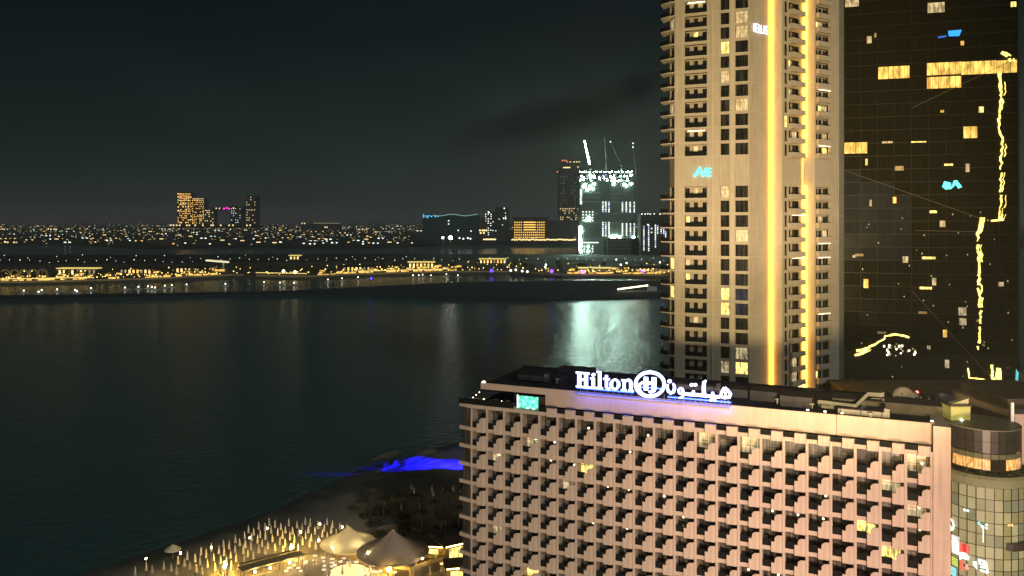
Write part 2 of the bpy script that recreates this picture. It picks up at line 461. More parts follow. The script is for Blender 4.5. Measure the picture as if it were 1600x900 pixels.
def unit_balcony(h, low=True):
    """one bay seen from inside its own frame: x along the front, -y outwards, z from the underside of its slab"""
    w = WB; mb = MB()
    # slab: straight at the left, bulging at the right with a rounded corner
    arc = [(.92 * w - .34 * (1 - math.cos(a)), -1.5 + .5 * (1 - math.sin(a))) for a in (PI / 2, PI / 3, PI / 6, 0)]
    arc = [(.80 * w + .12 * w * math.sin(t), -1.5 + .5 * (1 - math.cos(t))) for t in (0, PI / 6, PI / 3, PI / 2)]
    slab = [(.02, 1.24), (.02, -1.0), (.43 * w, -1.0), (.43 * w, -1.5)] + arc + [(.9 * w, 1.24)]
    mb.prism(slab, .004, .50)
    # little kerb under the railing
    mb.box(.02, .43 * w, -1.0, -.86, .50, .62)
    # solid screen with the stepped and arched top, front face plus rounded return
    prof = [(.432 * w, .0), (.432 * w, 1.50), (.575 * w, 1.50), (.575 * w, 1.88)]
    for t in range(1, 7):
        a = t / 6 * PI / 2
        prof.append((.575 * w + .21 * w * (1 - math.cos(a)), 1.88 + .62 * math.sin(a)))
    prof += [(.80 * w, 2.5), (.80 * w, .0)]
    mb.xz(prof, -1.52, -1.36)
    for i in range(3):
        (x0, y0), (x1, y1) = arc[i], arc[i + 1]
        mb.prism([(x0, y0 - .02), (x1 + .02, y1 - .02), (x1 - .12, y1 + .12), (x0 - .03, y0 + .16)], .0, 2.5 - .0 * i)
    mb.box(.92 * w - .14, .92 * w + .02, -1.0, -.2, .0, 2.5)          # side return
    mb.box(.432 * w, .432 * w + .14, -1.36, -1.0, .0, 1.50)
    # partition wall to the next bay
    mb.box(.90 * w, 1.02 * w, -1.0 + .003, 1.24, .003, h + .002)
    # wall strip and lintel around the window
    mb.box(.02, .90 * w, 1.0, 1.24, h - .42, h)
    mb.box(.80 * w, .90 * w, 1.0, 1.24, .5, h - .42)
    return mb
def unit_railing():
    mb = MB(); w = WB
    mb.box(.03, .43 * w, -.96, -.92, .62, 1.55)
    mb.box(.02, .43 * w, -.98, -.90, 1.55, 1.60)
    return mb
def unit_window(h):
    mb = MB(); w = WB
    mb.box(.03, .80 * w, 1.06, 1.12, .5, h - .42)
    return mb
def unit_frame(h):
    mb = MB(); w = WB
    for x in (.03, .40 * w, .78 * w):
        mb.box(x, x + .06, 1.0, 1.058, .5, h - .42)
    mb.box(.03, .80 * w, 1.002, 1.056, 2.1, 2.16)
    return mb
H_TOP = 40.28 - ZT
meshes = {}
for key, h in (('top', H_TOP), ('std', FH)):
    bm_ = unit_balcony(h).mesh('balcony'); bm_.materials.append(M['stucco'])
    wm_ = unit_window(h).mesh('window'); wm_.materials.append(M['room_glass'])
    fm_ = unit_frame(h).mesh('window_frame'); fm_.materials.append(M['frame'])
    meshes[key] = (bm_, wm_, fm_)
M['cloth'] = mat('curtain_cloth', (.24, .22, .18), .9, .3, 3)
M['rattan'] = mat('balcony_chair', (.30, .24, .17), .8, .2, 3)
curt_mes = []
for cw_ in (.35, .6, .9):
    mb_ = MB()
    for q_ in range(6): mb_.box(cw_ * q_ / 6, cw_ * (q_ + .8) / 6, 1.02 + .02 * (q_ % 2), 1.055, .5, FH - .44)
    curt_mes.append(mb_.mesh('curtain')); curt_mes[-1].materials.append(M['cloth'])
chair_me = MB().box(-.28, .28, -.26, .26, .30, .42).box(-.28, .28, .20, .28, .42, .92).box(-.28, -.2, -.26, .2, .5, .62).box(.2, .28, -.26, .2, .5, .62).box(-.26, -.2, -.24, -.18, 0, .3).box(.2, .26, -.24, -.18, 0, .3).mesh('chair'); chair_me.materials.append(M['rattan'])
rail_me = unit_railing().mesh('railing'); rail_me.materials.append(M['rail_glass'])
lampm = MB().ball((0, 0, 0), .16, 8, 5).mesh('room_lamp'); lampm.materials.append(M['lamp_warm'])
lit_px = [(905, 733, 'lit_warm'), (1349, 822, 'lit_warm'), (1390, 862, 'lit_warm'), (893, 757, 'lit_dim'), (1440, 800, 'lit_dim'), (1425, 730, 'lit_dim'),
          (1395, 745, 'lit_dim'), (775, 828, 'lit_dim'), (832, 893, 'lit_warm'), (1165, 690, 'lit_dim'), (835, 690, 'lit_dim'), (770, 712, 'lit_dim'), (1110, 685, 'lit_dim')]
lamp_px = [(862, 692), (835, 690), (778, 712), (768, 712), (980, 706), (983, 766), (1008, 680), (1045, 775), (1078, 810), (906, 833), (982, 829), (1215, 797),
           (1295, 772), (1262, 798), (1284, 812), (952, 763), (880, 858), (924, 820), (1178, 885), (1444, 832), (1240, 893)]
cells = {}
for j in COLS:
    for r in ROWS:
        x0 = S0 + j * WB
        zb = ZT if r == 0 else ZT - FH * r
        cells[(j, r)] = px_of(x0 + .45 * WB, -.5, zb + 1.9)
def cell_near(px, py):
    return min(cells, key=lambda c: (cells[c][0] - px) ** 2 + (cells[c][1] - py) ** 2)
lit_cells = {cell_near(a, b): m_ for a, b, m_ in lit_px}
lamp_cells = {cell_near(a, b) for a, b in lamp_px}
for j in COLS:
    for r in ROWS:
        key = 'top' if r == 0 else 'std'
        h = H_TOP if r == 0 else FH
        x0 = S0 + j * WB
        zb = ZT if r == 0 else ZT - FH * r
        b = inst('balcony', meshes[key][0], hotel, (x0, 0, zb))
        inst('railing', rail_me, b)
        wn = inst('window', meshes[key][1], b, mat=M[lit_cells[(j, r)]] if (j, r) in lit_cells else random.choice((None, None, M['curtain_grey'], M['curtain_pale'])))
        if (j, r) not in lit_cells and random.random() < .45:
            inst('curtain', random.choice(curt_mes), b, (random.uniform(.1, 1.6), 0, 0))
        if random.random() < .5:
            inst('chair', chair_me, b, (random.uniform(.4, 1.9), random.uniform(-.5, .5), .5), random.uniform(0, 6))
        inst('window_frame', meshes[key][2], b)
        if (j, r) in lamp_cells or random.random() < .05:
            inst('room_lamp', lampm, b, (random.uniform(.8, 2.3), .85, random.uniform(1.9, 2.4)))
# top terrace: cap blocks and dark glass between them
capm = MB()
arc = [(.80 * WB + .12 * WB * math.sin(t), -1.5 + .5 * (1 - math.cos(t))) for t in (0, PI / 6, PI / 3, PI / 2)]
capm.prism([(.43 * WB, -.9), (.43 * WB, -1.52)] + arc + [(.93 * WB, -.9)], 40.285, 41.65)
cap_me = capm.mesh('terrace_parapet_block'); cap_me.materials.append(M['stucco'])
tg = MB().box(-.06 * WB, .43 * WB, -.98, -.93, 40.9, 41.55).mesh('terrace_railing'); tg.materials.append(M['rail_glass'])
for j in range(0, 18):
    inst('terrace_parapet_block', cap_me, hotel, (S0 + j * WB, 0, 0))
    inst('terrace_railing', tg, hotel, (S0 + j * WB, 0, 0))
ts = MB().box(SL, SR + .02, -1.0, 3.2, 40.284, 40.86)
ts.build('terrace_slab', M['stucco'], hotel)
# the high fascia along the roof edge, in three lengths, and the low one over the bar
s_l, s_m, s_j1 = s_at(751, 0), s_at(853, 0), s_at(1307, 0)
for a, b in ((s_m, s_j1 - .03), (s_j1 + .03, SR + .02)):
    MB().box(a, b, 0, .35, 41.6, 44.5).build('roof_fascia', M['stucco_plain'], hotel)
MB().box(s_l, s_m, 0, .35, 43.45, 44.49).build('roof_fascia', M['stucco_plain'], hotel)
MB().box(s_m - .25, s_m + .1, .36, .8, 40.86, 44.3).build('fascia_end', M['stucco_plain'], hotel)
rf = MB()
rf.box(s_l, SR + 2.1, .35, 18.5, 43.7, 44.1)
rf.build('roof', M['roof_dark'], hotel)
MB().box(s_l, SR + 2.1, 18.2, 18.6, 44.1, 44.4).build('rear_parapet', M['roof_dark'], hotel)
# left end: chamfered balconies with black glass and pale slab edges
cL = SL
ang = TH + R(43)
lw = MB()
ex, ey = cL - 3.3 * math.cos(R(20)), 3.3 * math.sin(R(20)) - .9
for r in range(-1, 10):
    zb = 40.284 if r < 0 else (ZT if r == 0 else ZT - FH * r)
    e_ = MB().prism([(cL + .02, -1.0), (cL + .02, 3.5), (cL - 2.0, 4.2), (cL - 2.45, -.45)], zb, zb + .62)
    e_.build('corner_slab', M['stucco'], hotel)
    if r >= 0:
        MB().prism([(cL + .02, -.6), (cL + .02, 3.5), (cL - 1.6, 4.0), (cL - 1.95, -.1)], zb + .62, zb + (H_TOP if r == 0 else FH)).build('corner_glazing', M['room_glass'], hotel)
MB().box(cL, cL + .3, -1.0 + .005, 1.2, -1, 40.2).build('corner_pier', M['stucco'], hotel)
# roof bar on the left terrace: glass rail, lamps, posts
for px in (726, 735, 743, 752, 770, 785, 797):
    s, z = sz_at(px, 632, .2)
    MB().box(s - .05, s + .05, -.85, -.78, 40.86, 42.0).build('rail_post', M['steel'], hotel)
MB().box(SL - 2.3, s_at(806, 0), -.93, -.89, 40.9, 41.9).build('terrace_railing', M['rail_glass'], hotel)
for px, py in ((733, 623), (739, 621), (744, 617), (727, 626), (749, 613), (751, 627), (766, 630), (784, 627), (738, 628), (756, 624)):
    s, z = sz_at(px, py, -1.0)
    MB().ball((s, 1.0, z), .10 if random.random() < .6 else .17, 8, 5).build('bar_lamp', M['lamp_warm'], hotel)
for k in range(5):
    x = SL + 1.5 + 2.2 * k
    MB().lathe([(.05, 40.86), (.05, 41.55), (.42, 41.56), (.42, 41.6)], 10, (x, 1.2)).build('bar_table', M['metal_grey'], hotel)
s, z = sz_at(755, 598, -.1)
MB().lathe([(.30, 44.5), (.34, 44.6), (.22, 44.72), (.05, 44.78)], 10, (s, .3)).build('corner_lamp', M['lamp_warm'], hotel)
# bright green screen under the low fascia
scr = thing('led_screen', 'glowing green video screen on the hotel roof bar below the fascia', 'screen', hotel.matrix_basis @ Vector((0, 0, 0)), 0)
scr.location = (0, D0, 0); scr.rotation_euler = (0, 0, -TH)
a0, z1 = sz_at(809, 618, -.3); a1, z0 = sz_at(845, 640, -.3)
MB().box(a0 - .12, a1 + .9, .42, .6, z0 - .2, z1 + .12).build('housing', M['frame'], scr)
def screen_mat():
    m = emit('screen_picture', (.2, 1, .7), 1.6)
    t = m.node_tree; b = t.nodes['Principled BSDF']
    tcn = N(t, 'ShaderNodeTexCoord'); vo = N(t, 'ShaderNodeTexVoronoi'); vo.inputs['Scale'].default_value = 1.9
    t.links.new(tcn.outputs['Object'], vo.inputs[0])
    rp = N(t, 'ShaderNodeValToRGB'); el_ = rp.color_ramp.elements
    el_[0].position = .1; el_[0].color = (.55, 1, .85, 1); el_[1].position = .75; el_[1].color = (.02, .35, .12, 1)
    k = el_.new(.45); k.color = (.10, .95, .65, 1)
    t.links.new(vo.outputs['Distance'], rp.inputs[0]); t.links.new(rp.outputs[0], b.inputs['Emission Color'])
    return m
MB().box(a0, a1 - .5, .36, .41, z0, z1).build('display', screen_mat(), scr)
MB().box(a0 - .12, a0 - .02, .33, .41, z0 - .3, z1 + .1).build('lit_edge', M['lamp_white'], scr)
for k, (u, hgt) in enumerate(((.35, .5), (.62, .42))):
    MB().box(a0 + u * (a1 - a0), a0 + u * (a1 - a0) + .5, .3, .38, z0 - .18, z0 + .02).build('footlight', M['lamp_white'], scr)

# ---- roof sign
VS = .55
sign = thing('roof_sign', 'white and blue lit roof sign with serif letters, oval emblem and Arabic script', 'sign', (0, D0, 0), -TH)
def zp(zx, zy):
    return sz_at(880 + zx * .175, 560 + zy * .175, VS)
def zpoly(mb, pts, y0=-VS - .1, y1=-VS + .12):
    return mb.xz([zp(*p) for p in pts], y0, y1)
def zstroke(mb, path, w, closed=False):
    return mb.stroke([zp(*p) for p in path], [x * .0195 for x in w] if isinstance(w, (list, tuple)) else w * .0195, -VS - .1, -VS + .12, closed)
def ell(cx, cy, rx, ry, a0=0, a1=360, n=36):
    return [(cx + rx * math.cos(R(a0 + (a1 - a0) * i / n)), cy + ry * math.sin(R(a0 + (a1 - a0) * i / n))) for i in range(n + (0 if a1 - a0 == 360 else 1))]
def rect(mb, x0, y0, x1, y1, sl=.085):
    c = (x0 + x1) / 2
    return zpoly(mb, [(x0, y0 + (x0 - c) * sl), (x1, y0 + (x1 - c) * sl), (x1, y1 + (x1 - c) * sl), (x0, y1 + (x0 - c) * sl)])
letters = []
b = MB(); rect(b, 128, 124, 160, 254); rect(b, 188, 130, 220, 260); rect(b, 160, 180, 188, 200)
rect(b, 114, 120, 172, 136); rect(b, 176, 126, 234, 142); rect(b, 114, 244, 172, 258); rect(b, 176, 250, 234, 264); letters.append(b)
b = MB(); rect(b, 254, 176, 282, 262); rect(b, 242, 172, 282, 188); rect(b, 240, 254, 294, 268); zpoly(b, ell(270, 146, 17, 15, n=14)); letters.append(b)
b = MB(); rect(b, 312, 118, 340, 266); rect(b, 299, 114, 340, 130); rect(b, 298, 258, 354, 272); letters.append(b)
b = MB(); rect(b, 374, 150, 398, 262); rect(b, 358, 176, 416, 192); zstroke(b, [(386, 250), (392, 268), (404, 274), (417, 270)], 18); letters.append(b)
b = MB(); zstroke(b, ell(462, 232, 33, 42, n=28), [26 if (30 < (i * 360 / 28) % 180 < 150) is False else 17 for i in range(28)], True); letters.append(b)
b = MB(); rect(b, 532, 192, 556, 284); rect(b, 519, 188, 556, 203); rect(b, 516, 276, 566, 290)
zstroke(b, [(552, 212), (566, 196), (584, 192), (600, 204), (604, 226), (604, 284)], [12, 18, 22, 25, 25, 25]); rect(b, 580, 282, 630, 296); letters.append(b)
for b in letters:
    b.build('letter', M['sign'], sign)
b = MB(); zstroke(b, ell(774, 231, 128, 107, n=44), 25, True); b.build('emblem_ring', M['sign'], sign)
b = MB(); zstroke(b, [(735, 212), (706, 216), (684, 232), (676, 256), (684, 286), (706, 312), (738, 326)], [14, 20, 22, 22, 20, 16, 10]); b.build('emblem_swoosh', M['sign'], sign)
b = MB(); rect(b, 720, 166, 758, 286); rect(b, 790, 170, 832, 262); rect(b, 758, 208, 790, 234)
zstroke(b, [(812, 258), (806, 286), (786, 300), (764, 298)], [40, 34, 24, 16]); b.build('emblem_letter', M['sign'], sign)
# Arabic letters, drawn right to left
b = MB(); zstroke(b, [(934, 232), (930, 262), (938, 292), (960, 310), (984, 300), (994, 270), (990, 240), (978, 222)], [14, 18, 22, 24, 24, 22, 18, 10])
zpoly(b, ell(950, 204, 19, 17, n=10)); b.build('arabic_letter', M['sign'], sign)
b = MB(); zstroke(b, ell(1050, 290, 20, 22, n=18), 18, True); zstroke(b, [(1070, 292), (1074, 322), (1062, 348), (1034, 354)], [18, 20, 20, 12]); b.build('arabic_letter', M['sign'], sign)
b = MB(); zstroke(b, [(1074, 316), (1110, 320), (1160, 324), (1205, 326)], 24); zpoly(b, [(1150, 290), (1172, 284), (1178, 322), (1150, 322)])
zpoly(b, ell(1147, 236, 17, 15, n=10)); zpoly(b, ell(1180, 236, 17, 15, n=10)); b.build('arabic_letter', M['sign'], sign)
b = MB(); zstroke(b, [(1276, 196), (1258, 214), (1254, 262), (1258, 330)], [12, 26, 27, 30]); zstroke(b, [(1200, 326), (1300, 336)], 24); b.build('arabic_letter', M['sign'], sign)
b = MB(); zstroke(b, [(1296, 336), (1336, 340), (1400, 345)], 24); zpoly(b, [(1322, 300), (1346, 300), (1350, 340), (1322, 338)])
zpoly(b, ell(1322, 371, 15, 13, n=10)); zpoly(b, ell(1352, 374, 15, 13, n=10)); b.build('arabic_letter', M['sign'], sign)
b = MB(); zstroke(b, [(1440, 262), (1416, 300), (1404, 340), (1440, 350), (1486, 346), (1494, 318), (1470, 286), (1440, 262)], 22); zstroke(b, [(1448, 300), (1450, 346)], 16); b.build('arabic_letter', M['sign'], sign)
for zx in (152, 212, 278, 338, 398, 448, 502, 556, 612, 668, 900, 944, 1000, 1078, 1130, 1180, 1228, 1272, 1412, 1442, 1474):
    zy = 262 + (zx - 115) * .085
    s, z = zp(zx, zy)
    MB().box(s - .035, s + .035, -VS + .02, -VS + .09, 44.2, z + .12).build('support_post', M['steel'], sign)
s0_, _ = zp(110, 260); s1_, _ = zp(1500, 260)
MB().tube([(s0_, -1.0, 44.15), (s1_, -1.0, 44.15)], .035, 5).build('added_blue_tube', emit('added_tube_glow', (.10, .12, 1.0), 75), sign)  # added tube, gives the fascia the blue tint of the sign's halo
for k in range(8):
    x_ = s0_ + (s1_ - s0_) * (k + .5) / 8
    if k == 0: MB().box(s0_, s1_, -1.10, -1.07, 44.02, 44.26).box(s0_, s1_, -1.07, -.93, 44.23, 44.26).build('added_tube_shade', M['stucco_plain'], sign)  # added cover that keeps the tube out of view
    MB().box(x_ - .03, x_ + .03, -1.0, -.002, 44.10, 44.16).build('added_tube_bracket', M['steel'], sign)
MB().box(s0_, s1_, -VS + .13, -.002, 44.28, 44.42).build('bracket_rail', M['steel'], sign)
back = MB()
for zx0, zx1, top in ((116, 626, 150), (650, 890, 140), (930, 1496, 230)):
    sa, za = zp(zx0, top + 40); sb, zb = zp(zx1, top + 40)
    back.box(sa, sb, -VS + .2, -VS + .24, za - 1.4, za - 1.2)
back.build('added_halo_rail', M['halo_blue'], sign)  # added glowing rail, stands in for the blue bloom around the letters

# ---- things on the hotel roof
def on_roof(px, py, z=44.1):
    """roof point under a pixel, in world space"""
    return G(px, py, z)
def roof_unit(px, py, w, d, h, label):
    p = on_roof(px, py)
    t = thing('roof_unit', label, 'roof unit', p, -TH, None)
    MB().box(-w / 2, w / 2, -d / 2, d / 2, 0, h).build('casing', M['roof_dark'], t)
    MB().box(-w / 2 - .06, w / 2 + .06, -d / 2 - .06, d / 2 + .06, h, h + .08).build('lid', M['roof_dark'], t)
    return t
roof_unit(900, 590, 6, 4, 1.6, 'long dark plant box on the hotel roof left of the serif letters')
roof_unit(845, 592, 9, 5, .9, 'low wide dark plant box on the hotel roof above the green screen')
roof_unit(1200, 624, 5, 4, 1.5, 'dark plant box on the hotel roof right of the Arabic script')
roof_unit(1150, 618, 4, 3, 1.2, 'small dark plant box on the hotel roof behind the Arabic script')
roof_unit(1245, 634, 4.5, 4, 1.7, 'dark plant box on the hotel roof under the golden light strips')

def duct(px, py, L_, lab):
    t = thing('roof_duct', lab, 'duct', on_roof(px, py), -TH)
    MB().box(-L_ / 2, L_ / 2, -.4, .4, .35, 1.05).build('casing', M['metal_dull'], t)
    for x in (-L_ / 2 + .3, 0, L_ / 2 - .3): MB().box(x - .08, x + .08, -.45, .45, 0, 1.12).build('strap', M['frame'], t)
    MB().box(L_ / 2, L_ / 2 + .7, -.4, .4, .35, 1.6).build('elbow', M['metal_dull'], t)
M['metal_dull'] = mat('dull_metal', (.13, .125, .11), .5, .3, 1, metal=.3)
duct(1085, 612, 7, 'grey roof duct behind the middle of the Arabic script')
duct(830, 597, 5, 'grey roof duct at the left end of the hotel roof')
duct(1345, 652, 6, 'grey roof duct right of the zigzag gangway')
for k, (px, py) in enumerate(((1215, 632), (1232, 629), (1268, 640), (1325, 650), (1360, 655), (1122, 614), (870, 600))):
    t = thing('roof_vent', 'small mushroom vent on the dark hotel roof', 'vent', on_roof(px, py), 0, 'vents on the hotel roof')
    MB().lathe([(.18, 0), (.18, .7), (.42, .75), (.38, .95), (.05, 1.0)], 10).build('cowl', M['metal_grey'], t)
    MB().box(-.3, .3, -.3, .3, 0, .12).build('base', M['frame'], t)
walk = thing('roof_walkway', 'zigzag steel gangway with parallel rails on the dark hotel roof', 'walkway', on_roof(1300, 640))
wp = walk.location
def wpt(px, py, z):
    return Vector(G(px, py, z)) - wp
for name, pts in (('upper_rail', ((1278, 628, 45.2), (1336, 635, 45.2), (1356, 616, 46.4), (1379, 617.5, 46.4))), ('lower_rail', ((1283, 636, 44.3), (1342, 642, 44.3), (1362, 625, 45.5), (1379, 626, 45.5)))):
    P = [wpt(*p) for p in pts]
    mb = MB()
    for a, b in zip(P[:-1], P[1:]):
        mb.tube([a, b], .30, 4)
    mb.build(name, M['metal_grey'], walk)
for px, py, z in ((1280, 634, 44.2), (1310, 639, 44.2), (1340, 641, 44.2), (1378, 624, 45.0)):
    p = wpt(px, py, z)
    MB().box(p.x - .07, p.x + .07, p.y - .07, p.y + .07, 0, z - 44.1 + .5).build('post', M['metal_grey'], walk)
for px, py in ((1379, 616), (1379, 626)):
    p = wpt(px, py, 45.7 if py > 620 else 46.5)
    MB().box(p.x - .12, p.x + .12, p.y - .3, p.y + .3, p.z - .3, p.z + .35).build('end_plate', M['dish'], walk)

def dish(px, py, r, az_, tilt, label):
    p = on_roof(px, py)
    t = thing('satellite_dish', label, 'satellite dish', p, 0, 'satellite dishes on the hotel roof')
    prof = [(.02, 0), (.35 * r, .05 * r), (.7 * r, .2 * r), (r, .42 * r), (r * 1.01, .46 * r), (.7 * r, .25 * r), (.35 * r, .1 * r), (.02, .05 * r)]
    d = MB().lathe(prof, 16).build('reflector', M['dish'], t, (0, 0, r * .9), smooth=True)
    d.rotation_euler = (R(tilt), 0, R(az_))
    MB().tube([(0, 0, 0), (0, 0, r * .9)], .09, 6).build('mast', M['metal_grey'], t)
    MB().box(-.3, .3, -.3, .3, 0, .1).build('base', M['metal_grey'], t)
    a = MB().tube([(0, 0, 0), (0, 0, r * .8)], .04, 5).tube([(0, 0, r * .75), (0, 0, r * .9)], .1, 6).build('feed_arm', M['metal_grey'], t, (0, 0, r * .9))
    a.rotation_euler = (R(tilt), 0, R(az_))
    return t
dish(1412, 636, 1.5, -30, 60, 'large dim satellite dish, leftmost of the roof dishes')
dish(1430, 637, 1.2, 40, 55, 'satellite dish just below the red lamp on the roof')
dish(1450, 640, 1.0, 70, 70, 'small satellite dish turned to the right on the roof')
dish(1472, 632, 1.2, -60, 50, 'satellite dish behind the pale one near the lit box')
dish(1478, 642, 1.35, 20, 40, 'pale satellite dish tilted upwards beside the lit box')
t = thing('warning_lamp', 'glowing red warning lamp among the roof dishes', 'lamp', on_roof(1433, 634))
MB().tube([(0, 0, 0), (0, 0, 1.9)], .06, 6).build('pole', M['metal_grey'], t)
MB().ball((0, 0, 2.05), .22, 10, 6).build('bulb', emit('red_lamp', (1, .12, .09), 6), t)
# right roof block, lit hut, post
MB().prism([tuple(Vector(G(x, y, 44.1)).xy) for x, y in ((1310, 646), (1476, 659), (1500, 640), (1386, 628))], 43.95, 44.9)
rb = thing('roof_block', 'long low grey plant room on the hotel roof behind the right end', 'roof block', on_roof(1400, 648), -TH)
MB().box(-8.5, 7.5, .5, 4.5, -.2, 1.5).build('wall', M['roof_grey'], rb)
MB().box(-8.6, 7.6, .4, 4.6, 1.5, 1.62).build('lid', M['roof_dark'], rb)
hut = thing('lit_hut', 'small greenish roof hut with one bright lamp above the round tower', 'hut', on_roof(1503, 660))
MB().box(-1.35, 1.35, .3, 2.6, -1.0, 2.1).build('wall', mat('hut_paint', (.40, .42, .16), .8, .15), hut)
MB().box(-1.5, 1.5, .2, 2.7, 2.1, 2.3).build('roof', M['roof_grey'], hut)
MB().add([(-.9, 1, 2.3), (1.5, 1, 2.3), (1.5, 2, 2.3), (-.9, 2, 2.3), (1.5, 1, 3.1), (1.5, 2, 3.1)], [(0, 3, 2, 1), (0, 1, 4), (3, 5, 2), (0, 4, 5, 3), (1, 2, 5, 4)]).build('ramp', mat('ramp_paint', (.42, .40, .26), .8, .15), hut)
MB().ball((.0, .05, .30), .17, 10, 6).build('lamp', M['lamp_white'], hut)
pst = thing('roof_post', 'thin pale upright post on the roof at the right edge', 'post', G(1582, 662, 44))
MB().box(-.14, .14, -.14, .14, -.5, 2.9).build('shaft', emit('post_light', (1, .86, .62), .62), pst)
MB().box(-.3, .3, -.3, .3, -.6, -.5).build('base', M['metal_grey'], pst)
# lamps along the roof edge
for i, px in enumerate((1262, 1289, 1316, 1456)):
    s, z = sz_at(px, 648, -.6)
    t = thing('edge_lamp', 'small bright lamp standing on the hotel roof edge', 'lamp', (s * CS + (.6) * SN, D0 - s * SN + .6 * CS, 44.1), 0, 'small lamps along the hotel roof edge')
    MB().tube([(0, 0, 0), (0, 0, .5)], .05, 5).build('pole', M['steel'], t)
    MB().box(-.16, .16, -.1, .1, .5, .66).build('head', M['lamp_warm'], t)

# ================================================================== ROUND GLASS TOWER at the right end
cx, cy = 64.6, 110.0
rt = thing('round_tower', 'round green glass stair tower with a lit restaurant band at the hotel right end', 'tower', (cx, cy, 0))
RL, RU = 5.62, 4.6
MB().lathe([(RL - .3, -1), (RL - .3, 38.0)], 40).build('inner_core', M['mullion'], rt)
M['green_a'] = emit('green_glazing', (.36, .42, .20), .11, False, .35, .5)  # faint pane glow stands in for lights the glass reflects
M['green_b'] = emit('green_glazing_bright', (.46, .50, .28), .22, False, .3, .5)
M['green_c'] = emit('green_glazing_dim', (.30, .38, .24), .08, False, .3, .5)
NP = 34; PH = 1.54
stp = 2 * PI / NP
pm = MB(); cw = RL * stp / 2 * .94
pm.box(-cw, cw, -.05, .03, .05, PH - .05)
pane_me = pm.mesh('pane'); pane_me.materials.append(M['green_a'])
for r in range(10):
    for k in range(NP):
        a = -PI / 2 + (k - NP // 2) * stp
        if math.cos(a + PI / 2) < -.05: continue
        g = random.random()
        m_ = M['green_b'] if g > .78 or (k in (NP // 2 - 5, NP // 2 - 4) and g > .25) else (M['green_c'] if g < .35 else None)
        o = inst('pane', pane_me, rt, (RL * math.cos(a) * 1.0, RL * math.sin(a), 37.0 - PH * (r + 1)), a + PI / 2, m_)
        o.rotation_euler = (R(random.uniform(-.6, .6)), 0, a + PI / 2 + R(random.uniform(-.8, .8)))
for r in range(11):
    MB().lathe([(RL - .05, 37.0 - PH * r - .04), (RL + .07, 37.0 - PH * r - .04), (RL + .07, 37.0 - PH * r + .04), (RL - .05, 37.0 - PH * r + .04)], 40).build('transom', M['mullion'], rt)
for k in range(NP):
    a = -PI / 2 + (k + .5 - NP // 2) * stp
    if math.cos(a + PI / 2) < -.05: continue
    MB().box(-.06, .06, -.10, .05, 21.0, 37.0).build('mullion', M['mullion'], rt, (RL * math.cos(a), RL * math.sin(a), 0), a + PI / 2)
MB().lathe([(RL - .2, 37.0), (RL + .08, 37.0), (RL + .1, 38.05), (RL - .2, 38.05)], 44).build('glass_crown', mat('crown_paint', (.20, .23, .13), .7, .2), rt)
MB().lathe([(RU - .2, 38.05), (RL + .14, 38.06), (RL + .16, 38.5), (RL - .1, 38.52), (RL - .15, 38.3), (RU - .2, 38.3)], 44).build('ledge', mat('ledge_stone', (.16, .17, .09), .9, .3, 1.2), rt)
MB().lathe([(RU - .5, 38.3), (RU - .5, 41.2)], 40).build('restaurant_core', M['mullion'], rt)
NU = 30; su = 2 * PI / NU; cu = RU * su / 2 * .93
low_me = MB().box(-cu, cu, -.04, .02, 39.05, 40.45).mesh('restaurant_window'); low_me.materials.append(emit('restaurant_glow', (1, .60, .20), .42, True, 1.0, 4.6))
led_me = MB().box(-cu, cu, -.05, .02, 40.5, 41.15).mesh('spandrel'); led_me.materials.append(mat('spandrel_green', (.12, .135, .07), .5, .3, .8))
dk_me = MB().box(-cu, cu, -.05, .02, 41.3, 42.7).mesh('dark_pane'); M['drum_glass'] = glass('drum_glass', (.022, .022, .017), .42, .4, False)
dk_me.materials.append(M['drum_glass'])
dk2_me = MB().box(-cu, cu, -.05, .02, 42.75, 44.2).mesh('dark_pane'); dk2_me.materials.append(M['drum_glass'])
for k in range(NU):
    a = -PI / 2 + (k - NU // 2) * su
    if math.cos(a + PI / 2) < -.05: continue
    for nm, me in (('restaurant_window', low_me), ('spandrel', led_me), ('dark_pane', dk_me), ('dark_pane', dk2_me)):
        inst(nm, me, rt, (RU * math.cos(a), RU * math.sin(a), 0), a + PI / 2 + R(random.uniform(-.6, .6)), M['dark_glass'] if nm == 'restaurant_window' and random.random() < .38 else None)
MB().lathe([(RU - .12, 41.2), (RU - .12, 44.2)], 40).build('upper_core', M['mullion'], rt)
MB().lathe([(RU - .1, 44.2), (RU + .08, 44.2), (RU + .08, 44.32), (.2, 44.34)], 40).build('roof_rim', mat('rim_metal', (.16, .155, .11), .5, .2), rt)
MB().tube([((RU + .0) * math.cos(a), (RU + .0) * math.sin(a), 38.9) for a in [-PI * .5 + (i - 16) * .1 for i in range(33)]], .05, 4).build('ledge_rail', M['frame'], rt)
for k in range(9):
    a = -PI / 2 + (k - 4) * .33 + .1
    p = ((RU + .55) * math.cos(a), (RU + .55) * math.sin(a))
    mb = MB()
    for q in range(26):
        c = Vector((p[0] + random.gauss(0, .28), p[1] + random.gauss(0, .2), 38.4 + abs(random.gauss(0, .28))))
        d1 = Vector((random.gauss(0, 1), random.gauss(0, 1), random.gauss(0, 1))).normalized() * .16
        d2 = Vector((random.gauss(0, 1), random.gauss(0, 1), random.gauss(0, 1))).normalized() * .16
        mb.add([c - d1, c + d2, c + d1], [(0, 1, 2)])
    pl = mb.build('planter_bush', mat('planter_leaf', (.07, .085, .03), .8, .4, 3) if k == 0 else bpy.data.materials['planter_leaf'], None, (cx, cy, 0))
    tag(pl, 'low green bush planted on the ledge of the round glass tower', 'bush', 'bushes on the tower ledge')
